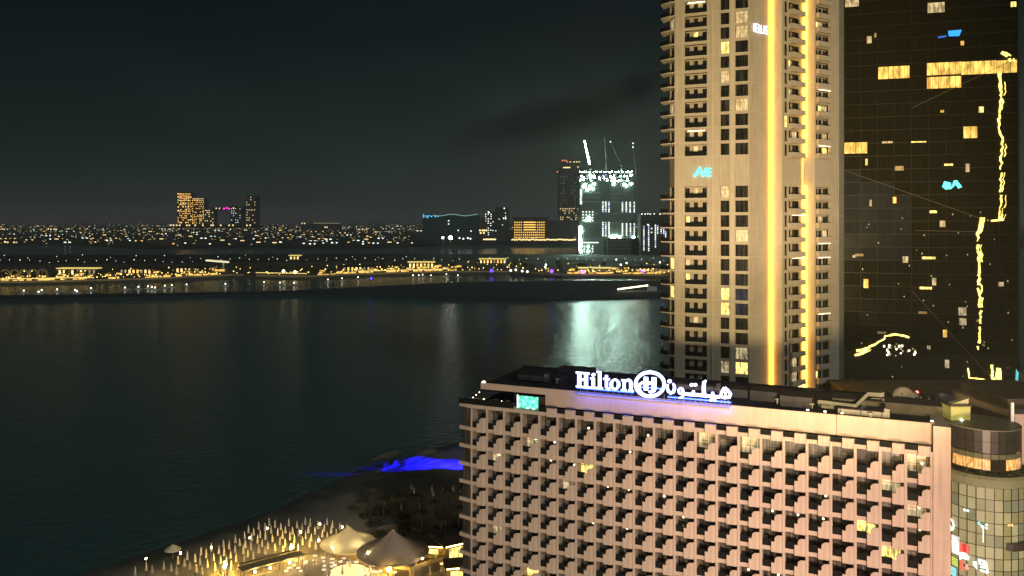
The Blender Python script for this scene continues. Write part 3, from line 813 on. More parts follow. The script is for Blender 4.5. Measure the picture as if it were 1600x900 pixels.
# neon signs mirrored in the round tower's glass, built as glowing shapes
def on_cyl(px, py):
    x = px - 800
    # ray through the pixel meets the cylinder RL+.2
    d = Vector((x / F, 1.0)); c = Vector((cx, cy)); r = RL + .22
    A = d.dot(d); B = -2 * d.dot(c); C_ = c.dot(c) - r * r
    disc = max(0, B * B - 4 * A * C_)
    D = (-B - math.sqrt(disc)) / (2 * A)
    p = d * D
    return Vector((p.x, p.y, HC - (py - HZ) / F * D)), math.atan2(p.x - cx, -(p.y - cy))
def neon(name, label, px, py, build):  # places one mirrored neon shape on the glass
    p, a = on_cyl(px, py)
    t = thing(name, label, 'sign', p, a)
    build(t)
    MB().box(-.25, .25, .02, .16, -.06, .06).build('bracket', M['frame'], t)
    return t
white = M['lamp_white']; nw = emit('reflected_white', (.80, .95, .92), 2.3); nr = emit('reflected_red', (1, .12, .08), 1.1); nb = emit('reflected_cyan', (.25, .8, .9), 1.1); ny = emit('reflected_lime', (.75, .9, .2), .8); no_ = emit('reflected_orange', (1, .45, .15), 1.6)
k_ = 104.6 / F    # metres per photo pixel here
def ring_reflection(t):
    P = [(7.5 * k_ * math.cos(a), 9.5 * k_ * math.sin(a)) for a in [i * 2 * PI / 24 for i in range(24)]]
    MB().stroke(P, .17, -.06, .0, True).build('ring', nw, t)
    MB().stroke([(-3 * k_, 7 * k_), (1 * k_, 0), (3 * k_, -8 * k_)], .2, -.07, -.01).build('slash', nw, t)
neon('emblem_reflection', 'modelled reflection of a round white ring emblem at the left side of the round tower', 1484, 819, ring_reflection)
def tall_reflection(t):
    MB().box(-.55, .55, -.04, .0, -1.25, 1.2).build('panel', emit('reflected_panel_glow', (.8, .9, .85), .55, True, .5, 1.2), t)
    MB().stroke([(-.3, -.7), (-.38, .4), (0, .75), (.38, .4), (.3, -.7)], .14, -.10, -.042).build('outline', nw, t)
    MB().stroke([(-.3, -1.0), (.3, -1.0)], .16, -.10, -.042).build('underline', nw, t)
neon('panel_reflection', 'modelled reflection of a tall white lit panel with an arched outline on the round tower', 1493, 851, tall_reflection)
def stripes(m_, n, w, h):
    def f(t):
        for i in range(n):
            MB().stroke([(-w, h * (i - n / 2) + .1), (w, h * (i - n / 2) - .05)], .13, -.06, .0).build('bar', m_, t)
    return f
neon('lime_reflection', 'modelled reflection of lime and olive striped neon below the tall white panel', 1492, 876, stripes(ny, 4, .42, .27))
neon('cyan_reflection', 'modelled reflection of pale cyan striped neon at the bottom of the round tower', 1490, 892, stripes(nb, 5, .40, .24))
def red_reflection(t):
    for x in (-.55, .25):
        MB().box(x, x + .26, -.06, 0, -.6, .65).build('bar', nr, t)
    MB().box(-.5, .6, -.02, .03, -.5, .5).build('panel', emit('reflected_panel_red', (1, .1, .1), .16), t)
neon('red_reflection', 'modelled reflection of twin red neon bars on the round tower', 1507, 857, red_reflection)
def white_blob(t):
    MB().xz([(-.6, .2), (-.3, .5), (.3, .45), (.65, .1), (.55, -.35), (-.1, -.3), (-.5, -.6)], -.06, 0).build('panel', nw, t)
neon('white_reflection', 'modelled reflection of a bent white neon shape under the twin red bars', 1506, 869, white_blob)
def red_low(t):
    MB().xz([(-.5, .6), (-.2, .6), (-.15, -.7), (-.45, -.7)], -.06, 0).build('bar', nr, t)
    MB().xz([(.15, .25), (.4, .35), (.5, -.25), (.3, -.5), (.12, -.2)], -.06, 0).build('drop', emit('reflected_pink', (1, .35, .3), 1.0), t)
neon('low_red_reflection', 'modelled reflection of red bar and pink drop neon low on the round tower', 1507, 884, red_low)
def char_reflection(t):
    for p in ([(-.35, .75), (.55, .62)], [(-.15, .7), (-.2, .25), (.6, .25)], [(.5, .62), (.62, -.1), (.75, -.75)], [(-.1, -.1), (.55, -.15)], [(-.1, -.55), (.7, -.75)]):
        MB().stroke(p, .22, -.06, 0).build('stroke', nw, t)
    MB().xz([(-.95, .35), (-.5, .45), (-.45, -.6), (-.9, -.1)], -.06, 0).build('panel', nw, t)
neon('character_reflection', 'modelled reflection of white neon of thick strokes low on the green glass', 1533, 884, char_reflection)
def cluster(t):
    for i in range(9):
        MB().ball((random.uniform(-.65, .65), -.1, random.uniform(-.35, .35)), random.uniform(.09, .16), 8, 5).build('bulb', nb if i % 2 else nw, t)
    MB().box(-.02, .04, -.06, .0, -2.3, -.3).build('stem', nw, t)
neon('bulb_reflection', 'modelled reflection of a cluster of pale cyan lights with a thin stem on the green glass', 1536, 820, cluster)
def two(m_, d):
    def f(t):
        for x in (-d, d):
            MB().ball((x, -.1, 0), .16, 8, 5).build('bulb', m_, t)
    return f
neon('orange_reflection', 'modelled reflection of a pair of orange lights on the right of the green glass', 1578, 820, two(no_, .2))
neon('white_pair_reflection', 'modelled reflection of a pair of white lights high on the green glass', 1510, 797, two(nw, .2))
can = thing('glass_canopy', 'dark curved canopy slab across the green glass front', 'canopy', (cx, cy, 29.5))
MB().prism([((RL + .16) * math.cos(a), (RL + .16) * math.sin(a)) for a in [R(-92 + 6 * i) for i in range(16)]] + [((RL + .6) * math.cos(a), (RL + .6) * math.sin(a)) for a in [R(-2 - 6 * i) for i in range(15)]], -.45, .5).build('slab', M['frame'], can)
MB().prism([((RL + .62) * math.cos(a), (RL + .62) * math.sin(a)) for a in [R(-84 + 6 * i) for i in range(15)]] + [((RL + .68) * math.cos(a), (RL + .68) * math.sin(a)) for a in [R(-6 * i) for i in range(15)]], .42, .54).build('trim', M['mullion'], can)

wing = thing('hotel_wing', 'pink side wing of the hotel cut by the right edge of the view', 'building', (70.4, 112, 0))
MB().box(0, 14, 0, 16, -1, 44.7).build('wall', M['stucco'], wing)
MB().box(-.12, 14, -.12, 16, 44.7, 44.95).build('coping', M['stucco_plain'], wing)
MB().box(.8, 14, 3, 15, 44.95, 46.4).build('plant_room', M['roof_grey'], wing)

# ================================================================== TALL TOWER
PT = {}
def tp(px, D): return Vector(((px - 800) / F * D, D))
P = [tp(1054, 196.5), tp(1171, 189.5), tp(1204, 194.2), tp(1222, 193.4), tp(1257, 198.6), tp(1273, 197.9), tp(1311, 203.0)]
PL = tp(1046.5, 200.5)
tower = thing('residential_tower', 'tall beige tower with golden light strips and a cyan roof level sign', 'tower', (P[1].x, P[1].y, 0))
TO = P[1].copy()
ZG = 87.68          # slab above the plain storeys
FU = 3.48
floors_up = [ZG + FU * k for k in range(0, 16)]
floors_dn = [77.45 - 3.5 * k for k in range(0, 19)]
ZTOP = floors_up[-1] + 8
FL = sorted(floors_dn + floors_up)
back_l, back_r = Vector((46, 224)), Vector((84, 224))
body = [p - TO for p in (PL, P[0], P[1], P[2], P[3], P[4], P[5], P[6])]
# core set back behind the cladding
def inset(poly, d):
    out = []
    n = len(poly)
    for i in range(n):
        a, b, c = poly[max(i - 1, 0)], poly[i], poly[min(i + 1, n - 1)]
        d1 = (b - a).normalized() if i > 0 else (c - b).normalized()
        d2 = (c - b).normalized() if i < n - 1 else d1
        q = Vector((-(d1.y + d2.y), d1.x + d2.x)).normalized()
        out.append(b + q * d)
    return out
core = [(p.x, p.y) for p in inset(body, 1.6)] + [tuple(back_r - TO), tuple(back_l - TO)]
MB().prism(core, -1, ZTOP).build('core_wall', M['mullion'], tower)
def facet(a, b):
    d = (b - a); L = d.length; ang_ = math.atan2(d.y, d.x)
    return a - TO, L, ang_
def u_of(px, a, b):
    """distance along a facet under a pixel column"""
    k = (px - 800) / F; d = b - a
    t = (k * a.y - a.x) / (d.x - k * d.y)
    return t * d.length
def clad(a, b, opens, levels, base, top, depth=.45, head=.62, sill=.10, name='facade_wall', m=None):
    """cladding in one facet with openings repeated on every storey; returns the frame"""
    o, L, ang_ = facet(a, b)
    mb = MB(); x = 0
    for (u0, u1) in opens + [(L, L)]:
        if u0 > x + .001: mb.box(x, u0, 0, depth, base, top)
        x = u1
    for (u0, u1) in opens:
        z = base
        for i, f_ in enumerate(levels):
            nxt = levels[i + 1] if i + 1 < len(levels) else top
            if f_ + sill > z: mb.box(u0, u1, 0, depth, z, f_ + sill)
            z = nxt - head if nxt - f_ < 4 else f_ + 2.9
        if top > z: mb.box(u0, u1, 0, depth, z, top)
    w = mb.build(name, m or M['conc'], tower, (o.x, o.y, 0), ang_)
    return o, L, ang_, w
def place(me, name, o, ang_, u, y, z, m=None):
    return inst(name, me, tower, (o.x + u * math.cos(ang_) - y * math.sin(ang_), o.y + u * math.sin(ang_) + y * math.cos(ang_), z), ang_, m)
# facet A: flat front with balconies and two columns of windows
A0, A1 = P[0], P[1]
ub = (u_of(1070, A0, A1), u_of(1104.5, A0, A1)); u1 = (u_of(1126, A0, A1), u_of(1139.5, A0, A1)); u2 = (u_of(1149, A0, A1), u_of(1169.5, A0, A1))
oA, LA, aA, _ = clad(A0, A1, [ub, u1, u2], FL, -1, ZTOP)
H_W = 2.76
def win_me(w, n):
    mb = MB().box(0, w, 0, .06, 0, H_W); me = mb.mesh('window'); me.materials.append(M['tower_glass']); return me
def frm_me(w, n):
    mb = MB()
    for i in range(n + 1):
        x = (w - .07) * i / n; mb.box(x, x + .07, -.06, -.002, 0, H_W)
    mb.box(.07, w - .07, -.055, -.003, 2.0, 2.06)
    me = mb.mesh('window_frame'); me.materials.append(M['frame']); return me
wm1, fm1 = win_me(u1[1] - u1[0], 2), frm_me(u1[1] - u1[0], 2)
wm2, fm2 = win_me(u2[1] - u2[0], 3), frm_me(u2[1] - u2[0], 3)
bw = ub[1] - ub[0]
bal_back = MB()
bw_wins = [(0.0, .95), (1.95, 2.95), (4.05, bw)]
for a_, b_ in ((.95, 1.95), (2.95, 4.05)): bal_back.box(a_, b_, 1.3, 1.5, 0, H_W)
bal_back.box(0, bw, 1.28, 1.5, 2.45, H_W)
bal_back.box(0, bw, .45, 1.5, -.1, .02)
bal_me = bal_back.mesh('balcony_back'); bal_me.materials.append(M['conc'])
rail2 = MB().box(.03, bw - .03, .08, .12, .05, 1.05).box(.0, bw, .05, .15, 1.05, 1.10).mesh('balcony_rail'); rail2.materials.append(M['rail_glass'])
bwm = []
for a_, b_ in bw_wins:
    me = MB().box(a_, b_, 1.36, 1.42, .02, 2.45).mesh('balcony_door'); me.materials.append(M['tower_glass']); bwm.append(me)
def lit_choice():
    g = random.random()
    return M['lit_warm'] if g < .05 else (M['lit_dim'] if g < .13 else None)
strip_me = MB().box(.6, bw - .6, .6, .9, 2.66, 2.75).mesh('ceiling_light'); strip_me.materials.append(M['lamp_warm'])
def ypx(z, D): return HZ + (HC - z) * F / D
lit_floor_all = (8, 30)
for f_ in FL:
    if f_ < 22 or f_ > 132: continue
    zz = f_ + .10
    y = ypx(f_, 194)
    busy = y < 45 or 395 < y < 470
    def lc():
        if busy and random.random() < .12: return random.choice((M['lit_warm'], M['lit_dim']))
        return lit_choice()
    w = place(wm1, 'window', oA, aA, u1[0], .30, zz, lc()); inst('window_frame', fm1, w)
    w = place(wm2, 'window', oA, aA, u2[0], .30, zz, lc()); inst('window_frame', fm2, w)
    bb = place(bal_me, 'balcony', oA, aA, ub[0], 0, zz)
    inst('railing', rail2, bb)
    for me in bwm:
        inst('balcony_door', me, bb, mat=lc())
    if 180 < y < 190 or 215 < y < 225 or (y < 30 and random.random() < .4):
        inst('ceiling_light', strip_me, bb)
# pilaster and string courses on facet A
def courses(o, ang_, x0, x1, levels, d=.05, m_=None):
    me = MB().box(x0, x1, -d, -.001, -.12, .06).mesh('string_course'); me.materials.append(m_ or M['conc_band'])
    for f_ in levels:
        if 18 < f_ < 134: inst('string_course', me, tower, (o.x, o.y, f_), ang_)
courses(oA, aA, .0, LA, FL)
pil = MB().box(u1[1] + .25, u2[0] - .25, -.16, -.052, -1, ZTOP).box(u_of(1112, A0, A1), u_of(1115, A0, A1), -.22, -.052, -1, ZTOP)
pil.build('pilaster', M['conc_band'], tower, (oA.x, oA.y, 0), aA)
# left return with pointed balcony slabs
oL, LL, aL, _ = clad(PL, P[0], [(.55, LL_ - .35) for LL_ in [(P[0] - PL).length]], FL, -1, ZTOP, .3)
wl = MB().box(0, LL - .9, 0, .06, 0, H_W).mesh('window'); wl.materials.append(M['tower_glass'])
slab_poly = [Vector(p) - TO for p in (tp(1053.8, 196.45), tp(1045, 197.3), tp(1032.5, 199.5), tp(1037, 203.5), tp(1046.3, 200.6))]
sp_me = MB().prism([tuple(p) for p in slab_poly], -.32, .0).mesh('balcony_slab'); sp_me.materials.append(M['conc_band'])
sr = MB()
for a_, b_ in zip(slab_poly[1:3], slab_poly[2:4]):
    d = (b_ - a_).normalized(); q = Vector((-d.y, d.x)) * .06
    aa, bb_ = a_ + q * 2, b_ + q * 2
    sr.prism([tuple(aa), tuple(bb_), tuple(bb_ + q * .6), tuple(aa + q * .6)], .0, 1.0)
sr_me = sr.mesh('balcony_rail'); sr_me.materials.append(M['rail_glass'])
cl_me = MB().box(-.5, .5, -.5, .5, -.42, -.34).mesh('slab_light'); cl_me.materials.append(M['lamp_warm'])
for f_ in FL:
    if f_ < 22 or f_ > 132: continue
    sl = inst('balcony_slab', sp_me, tower, (0, 0, f_)); inst('railing', sr_me, sl)
    place(wl, 'window', oL, aL, .55, .2, f_ + .1, lit_choice())
    if random.random() < .14:
        c = (slab_poly[1] + slab_poly[4]) / 2
        inst('slab_light', cl_me, sl, (c.x, c.y, 0))
# facets B..F : the folded right side
oB, LB, aB, _ = clad(P[1], P[2], [], FL, -1, ZTOP)
courses(oB, aB, .05, LB, FL[::2])
oC, LC, aC, _ = clad(P[2], P[3], [], FL, -1, ZTOP)
courses(oC, aC, .3, LC, FL, .14); courses(oC, aC, .3, LC, [f_ - .5 for f_ in FL], .08)
A0, A1 = P[3], P[4]
uw = (u_of(1226, A0, A1), u_of(1230.5, A0, A1)); uo = (u_of(1232.5, A0, A1), u_of(1250, A0, A1))
oD, LD, aD, _ = clad(A0, A1, [uw, uo], FL, -1, ZTOP)
wmD = MB().box(0, uw[1] - uw[0], 0, .06, 0, H_W).mesh('window'); wmD.materials.append(M['tower_glass'])
bwD = uo[1] - uo[0]
bd = MB()
bd.box(.0, bwD + .9, -1.1, -.95, -.28, .95); bd.box(.0, .15, -.95, .0, -.28, .95); bd.box(bwD + .75, bwD + .9, -.95, .0, -.28, .95)
bd.box(.002, bwD + .898, -1.098, .0, -.30, -.05)
bdm = bd.mesh('balcony'); bdm.materials.append(M['conc'])
wD2 = MB().box(.1, bwD * .42, 0, .06, 0, H_W).mesh('balcony_door'); wD2.materials.append(M['tower_glass'])
wD3 = MB().box(bwD * .62, bwD, 0, .06, 0, H_W).mesh('balcony_door'); wD3.materials.append(M['tower_glass'])
wDb = MB().box(-.02, bwD + .02, .10, .2, 0, H_W).mesh('balcony_wall'); wDb.materials.append(M['conc'])
lt_me = MB().box(.3, bwD + .6, -.9, -.75, H_W - .02, H_W + .08).mesh('ceiling_light'); lt_me.materials.append(M['lamp_warm'])
A2, A3 = P[5], P[6]
uE = (u_of(1275, A2, A3), u_of(1296, A2, A3))
oE, LE, aE = facet(P[4], P[5])
clad(P[4], P[5], [], FL, -1, ZTOP)
courses(oE, aE, .25, LE, FL)
oF, LF, aF, _ = clad(P[5], P[6], [uE], FL, -1, ZTOP)
bwF = uE[1] - uE[0]
bf = MB(); bf.box(.0, bwF, -.75, -.6, -.28, .95); bf.box(.0, .15, -.6, 0, -.28, .95); bf.box(bwF - .15, bwF, -.6, 0, -.28, .95); bf.box(.002, bwF - .002, -.748, 0, -.30, -.05)
bfm = bf.mesh('balcony'); bfm.materials.append(M['conc'])
wFs = []
for a_, b_ in ((.1, bwF * .30), (bwF * .38, bwF * .58), (bwF * .70, bwF - .1)):
    me = MB().box(a_, b_, 0, .06, 0, H_W - .3).mesh('balcony_door'); me.materials.append(M['tower_glass']); wFs.append(me)
wFb = MB().box(-.02, bwF + .02, .10, .2, 0, H_W).mesh('balcony_wall'); wFb.materials.append(M['conc'])
lf_me = MB().box(.4, bwF - .3, -.55, -.4, H_W - .02, H_W + .08).mesh('ceiling_light'); lf_me.materials.append(M['lamp_warm'])
for f_ in FL:
    if f_ < 22 or f_ > 132: continue
    zz = f_ + .1
    place(wmD, 'window', oD, aD, uw[0], .25, zz, lit_choice())
    bb = place(bdm, 'balcony', oD, aD, uo[0], 0, zz)
    for me in (wD2, wD3):
        inst('balcony_door', me, bb, (0, .95, 0), 0, lit_choice())
    inst('balcony_wall', wDb, bb, (0, .95, 0))
    if random.random() < .10: inst('ceiling_light', lt_me, bb)
    bb = place(bfm, 'balcony', oF, aF, uE[0], 0, zz)
    for me in wFs: inst('balcony_door', me, bb, (0, .75, .0), 0, lit_choice())
    inst('balcony_wall', wFb, bb, (0, .75, 0))
    if random.random() < .14: inst('ceiling_light', lf_me, bb)
courses(oF, aF, uE[1] + .05, LF, FL[1::2])
# grey edge column at the right
ec = P[6] - TO
MB().box(ec.x + .05, ec.x + 1.2, ec.y + .2, ec.y + 2.0, -1, ZTOP - 1).build('edge_column', mat('edge_grey', (.13, .14, .12), .8, .2), tower)
# golden light strips in the two folds
c = P[2] - TO
MB().box(c.x - .40, c.x + .40, c.y - .85, c.y - .35, 20, ZTOP - .5).build('light_strip', M['led'], tower)
c = P[4] - TO
mb = MB()
for f_ in FL:
    mb.box(c.x - .50, c.x + .32, c.y - .85, c.y - .3, f_ + .15, f_ + 3.3)
mb.build('light_strip', emit('led_strip_inner', (1.0, .46, .03), 11), tower)
MB().box(c.x - .78, c.x - .66, c.y - .85, c.y - .7, 20, ZG).build('light_strip', M['led'], tower)

# ---- stroke letters for the two tower signs
GLY = {'H': [[(0, 0), (0, 1)], [(.6, 0), (.6, 1)], [(0, .5), (.6, .5)]], 'E': [[(0, 0), (0, 1)], [(0, 1), (.55, 1)], [(0, .5), (.5, .5)], [(0, 0), (.55, 0)]],
       'L': [[(0, 1), (0, 0)], [(0, 0), (.5, 0)]], 'A': [[(0, 0), (.33, 1)], [(.33, 1), (.66, 0)], [(.12, .33), (.54, .33)]],
       'S': [[(.55, .88), (.42, 1), (.14, 1), (.02, .78), (.14, .56), (.42, .46), (.54, .24), (.42, 0), (.14, 0), (0, .12)]], 'V': [[(0, 1), (.3, 0)], [(.3, 0), (.6, 1)]]}
def write(t, txt, wid, hgt, sw, m, y0, y1, gap=.2, shear=0.0):
    adv = {'L': .5, 'A': .66}
    tot = sum(adv.get(c_, .6) + gap for c_ in txt) - gap
    x = 0; k = wid / tot
    for c_ in txt:
        mb = MB()
        for st in GLY[c_]:
            pts = [((x + px_) * k + shear * pz_ * hgt, pz_ * hgt) for px_, pz_ in st]
            a_, b_ = Vector(pts[0]), Vector(pts[1])
            mb.stroke(pts, sw, y0, y1)
        mb.build('letter', m, t)
        x += adv.get(c_, .6) + gap
def tower_sign(name, label, pl, pr, A, B, wid, off, loc_y):
    pass
# white word on the smooth facet near the first strip
uS0, uS1 = u_of(1176, P[1], P[2]), u_of(1198, P[1], P[2])
pS = oB + TO + Vector((math.cos(aB), math.sin(aB))) * uS0
ws = thing('white_word_sign', 'white lit word sign high on the tower beside the golden strip', 'sign', (pS.x, pS.y, HC + (345 - 49.5) * pS.y / F), aB)
write(ws, 'HELLAS', uS1 - uS0, 1.95, .20, M['sign_cool'], -.40, -.22, .26)
MB().box(-.1, uS1 - uS0 + .1, -.20, -.053, .2, .35).box(-.1, uS1 - uS0 + .1, -.20, -.053, 1.5, 1.65).build('mounting_rail', M['steel'], ws)
# cyan word on the plain storeys
pc = tp(1083, 194.7)
uc0, uc1 = u_of(1085, P[0], P[1]), u_of(1111.5, P[0], P[1])
pC = oA + TO + Vector((math.cos(aA), math.sin(aA))) * uc0
cs = thing('cyan_word_sign', 'cyan lit word sign with a swept first letter on the plain storeys of the tower', 'sign', (pC.x, pC.y, HC + (345 - 276.5) * pC.y / F), aA)
wC = uc1 - uc0
b = MB(); b.stroke([(-.1, .1), (wC * .17, 1.1), (wC * .34, 2.35), (wC * .41, 1.3), (wC * .49, .1)], [.50, .46, .40, .40, .34], -.42, -.22); b.build('letter', M['cyan'], cs)
b = MB(); b.stroke([(.25, .35), (wC * .22, .80), (wC * .38, 1.25)], [.2, .36, .2], -.40, -.24); b.build('crossbar', M['cyan'], cs)
b = MB(); b.stroke([(wC * .52, .05), (wC * .59, 1.0), (wC * .65, 1.95)], [.36, .32, .28], -.42, -.22); b.build('letter', M['cyan'], cs)
b = MB(); b.stroke([(wC * .76, .02), (wC * .76, 2.05)], .34, -.42, -.22)
for z in (.16, 1.03, 1.9): b.stroke([(wC * .76, z), (wC, z)], .28, -.42, -.22)
b.build('letter', M['cyan'], cs)
MB().box(0, wC, -.21, -.053, .6, .75).box(0, wC, -.21, -.053, 1.5, 1.65).build('mounting_rail', M['cyan_edge'], cs)

# podium roof beside the tower foot
pod = thing('podium_canopy', 'pale green podium roof at the foot of the tall tower', 'canopy', (G(1323, 606, 32.0)))
pz = pod.location
MB().prism([tuple((Vector(G(x, y, 32.0)) - pz).xy) for x, y in ((1312, 612), (1333, 606), (1333, 592), (1312, 596))], -.6, 0).build('roof', mat('podium_paint', (.30, .27, .15), .8, .2), pod)
MB().prism([tuple((Vector(G(x, y, 32.0)) - pz).xy) for x, y in ((1313, 611), (1331, 605.5), (1331, 596), (1313, 598))], -32.5, -.6).build('wall', M['conc'], pod)

# ================================================================== DARK GLASS TOWER
Q0, Q1 = tp(1319, 230.0), tp(1590, 218.0)
gd = Q1 - Q0; GL = gd.length; GA = math.atan2(gd.y, gd.x)
gt = thing('glass_tower', 'dark glass tower with scattered lit rooms and wavy yellow reflections built as glowing lines', 'tower', (Q0.x, Q0.y, 0), GA)
def g_at(px, py):
    """point in the facade plane: distance along it and height"""
    u = u_of(px, Q0, Q1); D = Q0.y + (Q1 - Q0).normalized().y * u
    return u, HC - (py - HZ) * D / F
GH = 3.70; NCG = 10; PWG = GL / NCG
ztop_g = HC + 345 * 230 / F + 8
MB().box(0, GL, .3, 30, -1, ztop_g).build('core_wall', M['mullion'], gt)
MB().box(-1.1, -.02, .0, 30, -1, ztop_g).build('edge_column', mat('edge_column_grey', (.10, .11, .09), .7, .2), gt)
MB().box(GL + .02, GL + .5, -.05, 30, -1, ztop_g).build('edge_column', M['mullion'], gt)
gp = MB().box(.06, PWG - .06, 0, .06, .12, GH - .12).mesh('pane'); gp.materials.append(M['dark_glass'])
NR = 30
zr0 = g_at(1448, 118.5)[1]
zbase = zr0 - GH * 21
for r in range(NR):
    for k in range(NCG):
        z = zbase + GH * r
        uc = (k + .5) * PWG
        D = Q0.y + (Q1 - Q0).normalized().y * uc; X = Q0.x + (Q1 - Q0).normalized().x * uc
        px, py = 800 + F * X / D, HZ + (HC - z - GH / 2) * F / D
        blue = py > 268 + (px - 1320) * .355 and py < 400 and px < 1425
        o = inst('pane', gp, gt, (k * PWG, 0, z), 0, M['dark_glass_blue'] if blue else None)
        o.rotation_euler = (R(random.uniform(-1.3, 1.3)), 0, R(random.uniform(-1.3, 1.3)))
MB().box(0, GL, .02, .3, -1, zbase).build('base_wall', M['mullion'], gt)
mm = MB()
for r in range(NR + 1):
    MB().box(.0, GL, -.05, .02, zbase + GH * r - .08, zbase + GH * r + .08).build('transom', M['mullion'], gt)
# lit rooms: windows with slats, placed storey by storey
def lit_window(px0, px1, y0, y1, m_, n):
    ua, z1 = g_at(px0, y0); ub_, _ = g_at(px1, y0); _, z0 = g_at((px0 + px1) / 2, y1)
    wv = (ub_ - ua) / n
    for i in range(n):
        w_ = MB().box(.05, wv - .05, -.02, .0, 0, z1 - z0).build('lit_window', m_, gt, (ua + i * wv, -.13, z0))
        fr = MB()
        k = max(1, int(round(wv / 1.6)))
        for q in range(1, k):
            fr.box(wv * q / k - .04, wv * q / k + .04, -.08, -.022, 0, z1 - z0)
        fr.box(0, wv, -.1, -.022, -.08, .02)
        fr.build('window_bars', M['mullion'], w_)
gold = M['lit_gold']; dimw = M['lit_dim']
for args in ((1372, 1421, 105, 123, gold, 2), (1448, 1502, 99, 117, gold, 2), (1502, 1557, 97, 116, gold, 2), (1557, 1589, 95, 114, gold, 1), (1448, 1502, 121, 138, gold, 2),
             (1505, 1527, 198, 216, gold, 1), (1319, 1355, 223, 240, gold, 1), (1529, 1537, 167, 176, M['lit_warm'], 1), (1354, 1362, 57, 68, dimw, 1), (1320, 1342, 0, 11, dimw, 1),
             (1449, 1476, 5, 20, dimw, 1), (1579, 1588, 3, 11, M['lit_warm'], 1), (1349, 1357, 436, 450, gold, 1), (1508, 1515, 256, 269, dimw, 1), (1475, 1489, 256, 259, M['lit_warm'], 1),
             (1378, 1395, 221, 224, dimw, 1), (1423, 1447, 221, 223, M['lit_warm'], 1), (1452, 1464, 329, 333, M['lit_warm'], 1), (1440, 1462, 401, 405, M['lit_warm'], 1), (1456, 1463, 434, 446, dimw, 1),
             (1436, 1456, 448, 452, M['lit_warm'], 1), (1497, 1510, 480, 493, dimw, 1), (1498, 1510, 497, 508, dimw, 1), (1473, 1480, 515, 527, gold, 1), (1448, 1454, 540, 546, dimw, 1), (1476, 1483, 562, 575, dimw, 1)):
    lit_window(*args)
random.seed(404)
for q_ in range(15):
    px = random.uniform(1330, 1580); py = random.uniform(8, 600)
    if 1425 < px < 1595 and 85 < py < 145: continue
    wq = random.choice((4, 6, 9, 14)); hq = random.choice((4, 7, 10))
    lit_window(px, px + wq, py, py + hq, random.choice((gold, dimw, dimw, M['lit_faint'], M['lit_faint'])), 1)
def wavy(pts, amp, seed, rad):  # wavy reflections in the glass, built as glowing tubes
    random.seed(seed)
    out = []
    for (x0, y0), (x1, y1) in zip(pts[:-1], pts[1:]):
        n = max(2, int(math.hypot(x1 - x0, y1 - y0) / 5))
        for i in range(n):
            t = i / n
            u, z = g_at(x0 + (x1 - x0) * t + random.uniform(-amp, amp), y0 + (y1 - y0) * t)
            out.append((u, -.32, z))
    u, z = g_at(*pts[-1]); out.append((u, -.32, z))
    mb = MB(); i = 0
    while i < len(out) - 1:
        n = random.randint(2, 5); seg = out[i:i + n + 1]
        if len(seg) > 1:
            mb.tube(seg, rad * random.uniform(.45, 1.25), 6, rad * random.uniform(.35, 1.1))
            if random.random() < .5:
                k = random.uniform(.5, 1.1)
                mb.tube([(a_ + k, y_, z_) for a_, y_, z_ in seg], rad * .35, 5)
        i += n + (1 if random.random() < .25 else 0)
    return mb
wavy([(1565, 82), (1574, 88), (1578, 96)], 1.0, 3, .42).build('light_line', M['reflection_glow'], gt)
wavy([(1562, 115), (1563, 150), (1562, 185)], 1.3, 4, .40).build('light_line', M['reflection_glow'], gt)
wavy([(1561, 118), (1565, 160), (1560, 190), (1566, 225), (1563, 270), (1562, 345)], 2.0, 5, .30).build('light_line', M['reflection_glow'], gt)
wavy([(1534, 340), (1531, 360), (1526, 366)], .6, 6, .5).build('light_line', M['reflection_glow'], gt)
wavy([(1527, 366), (1530, 420), (1529, 450), (1532, 490), (1528, 546)], 1.6, 8, .36).build('light_line', M['reflection_glow'], gt)
wavy([(1528, 440), (1534, 447), (1533, 457), (1528, 462)], .5, 9, .22).build('light_line', M['reflection_glow'], gt)
wavy([(1548, 345), (1562, 344), (1566, 335)], 1, 10, .25).build('light_line', M['reflection_glow'], gt)
wavy([(1549, 570), (1550, 590), (1560, 598), (1558, 575)], .8, 11, .42).build('light_line', M['reflection_glow'], gt)
wavy([(1512, 575), (1514, 590), (1535, 592)], .6, 12, .18).build('light_line', M['reflection_glow'], gt)
wavy([(1340, 548), (1370, 538), (1385, 525), (1400, 522), (1420, 527)], 4, 13, .30).build('light_line', M['reflection_glow'], gt)
wavy([(1338, 555), (1356, 545)], 3, 14, .3).build('light_line', M['reflection_glow'], gt)
random.seed(21)
for i in range(26):
    u, z = g_at(random.uniform(1380, 1430), random.uniform(540, 556)); 
    MB().box(u - .2, u + .2, -.2, -.08, z - .15, z + random.uniform(.1, .5)).build('spark', M['lit_dim'] if i % 2 else M['lamp_warm'], gt)
for i in range(46):
    u, z = g_at(random.uniform(1330, 1585), random.uniform(330, 600))
    MB().box(u - .13, u + .13, -.14, -.08, z - .12, z + random.uniform(.1, .4)).build('spark', M['lit_dim'], gt)
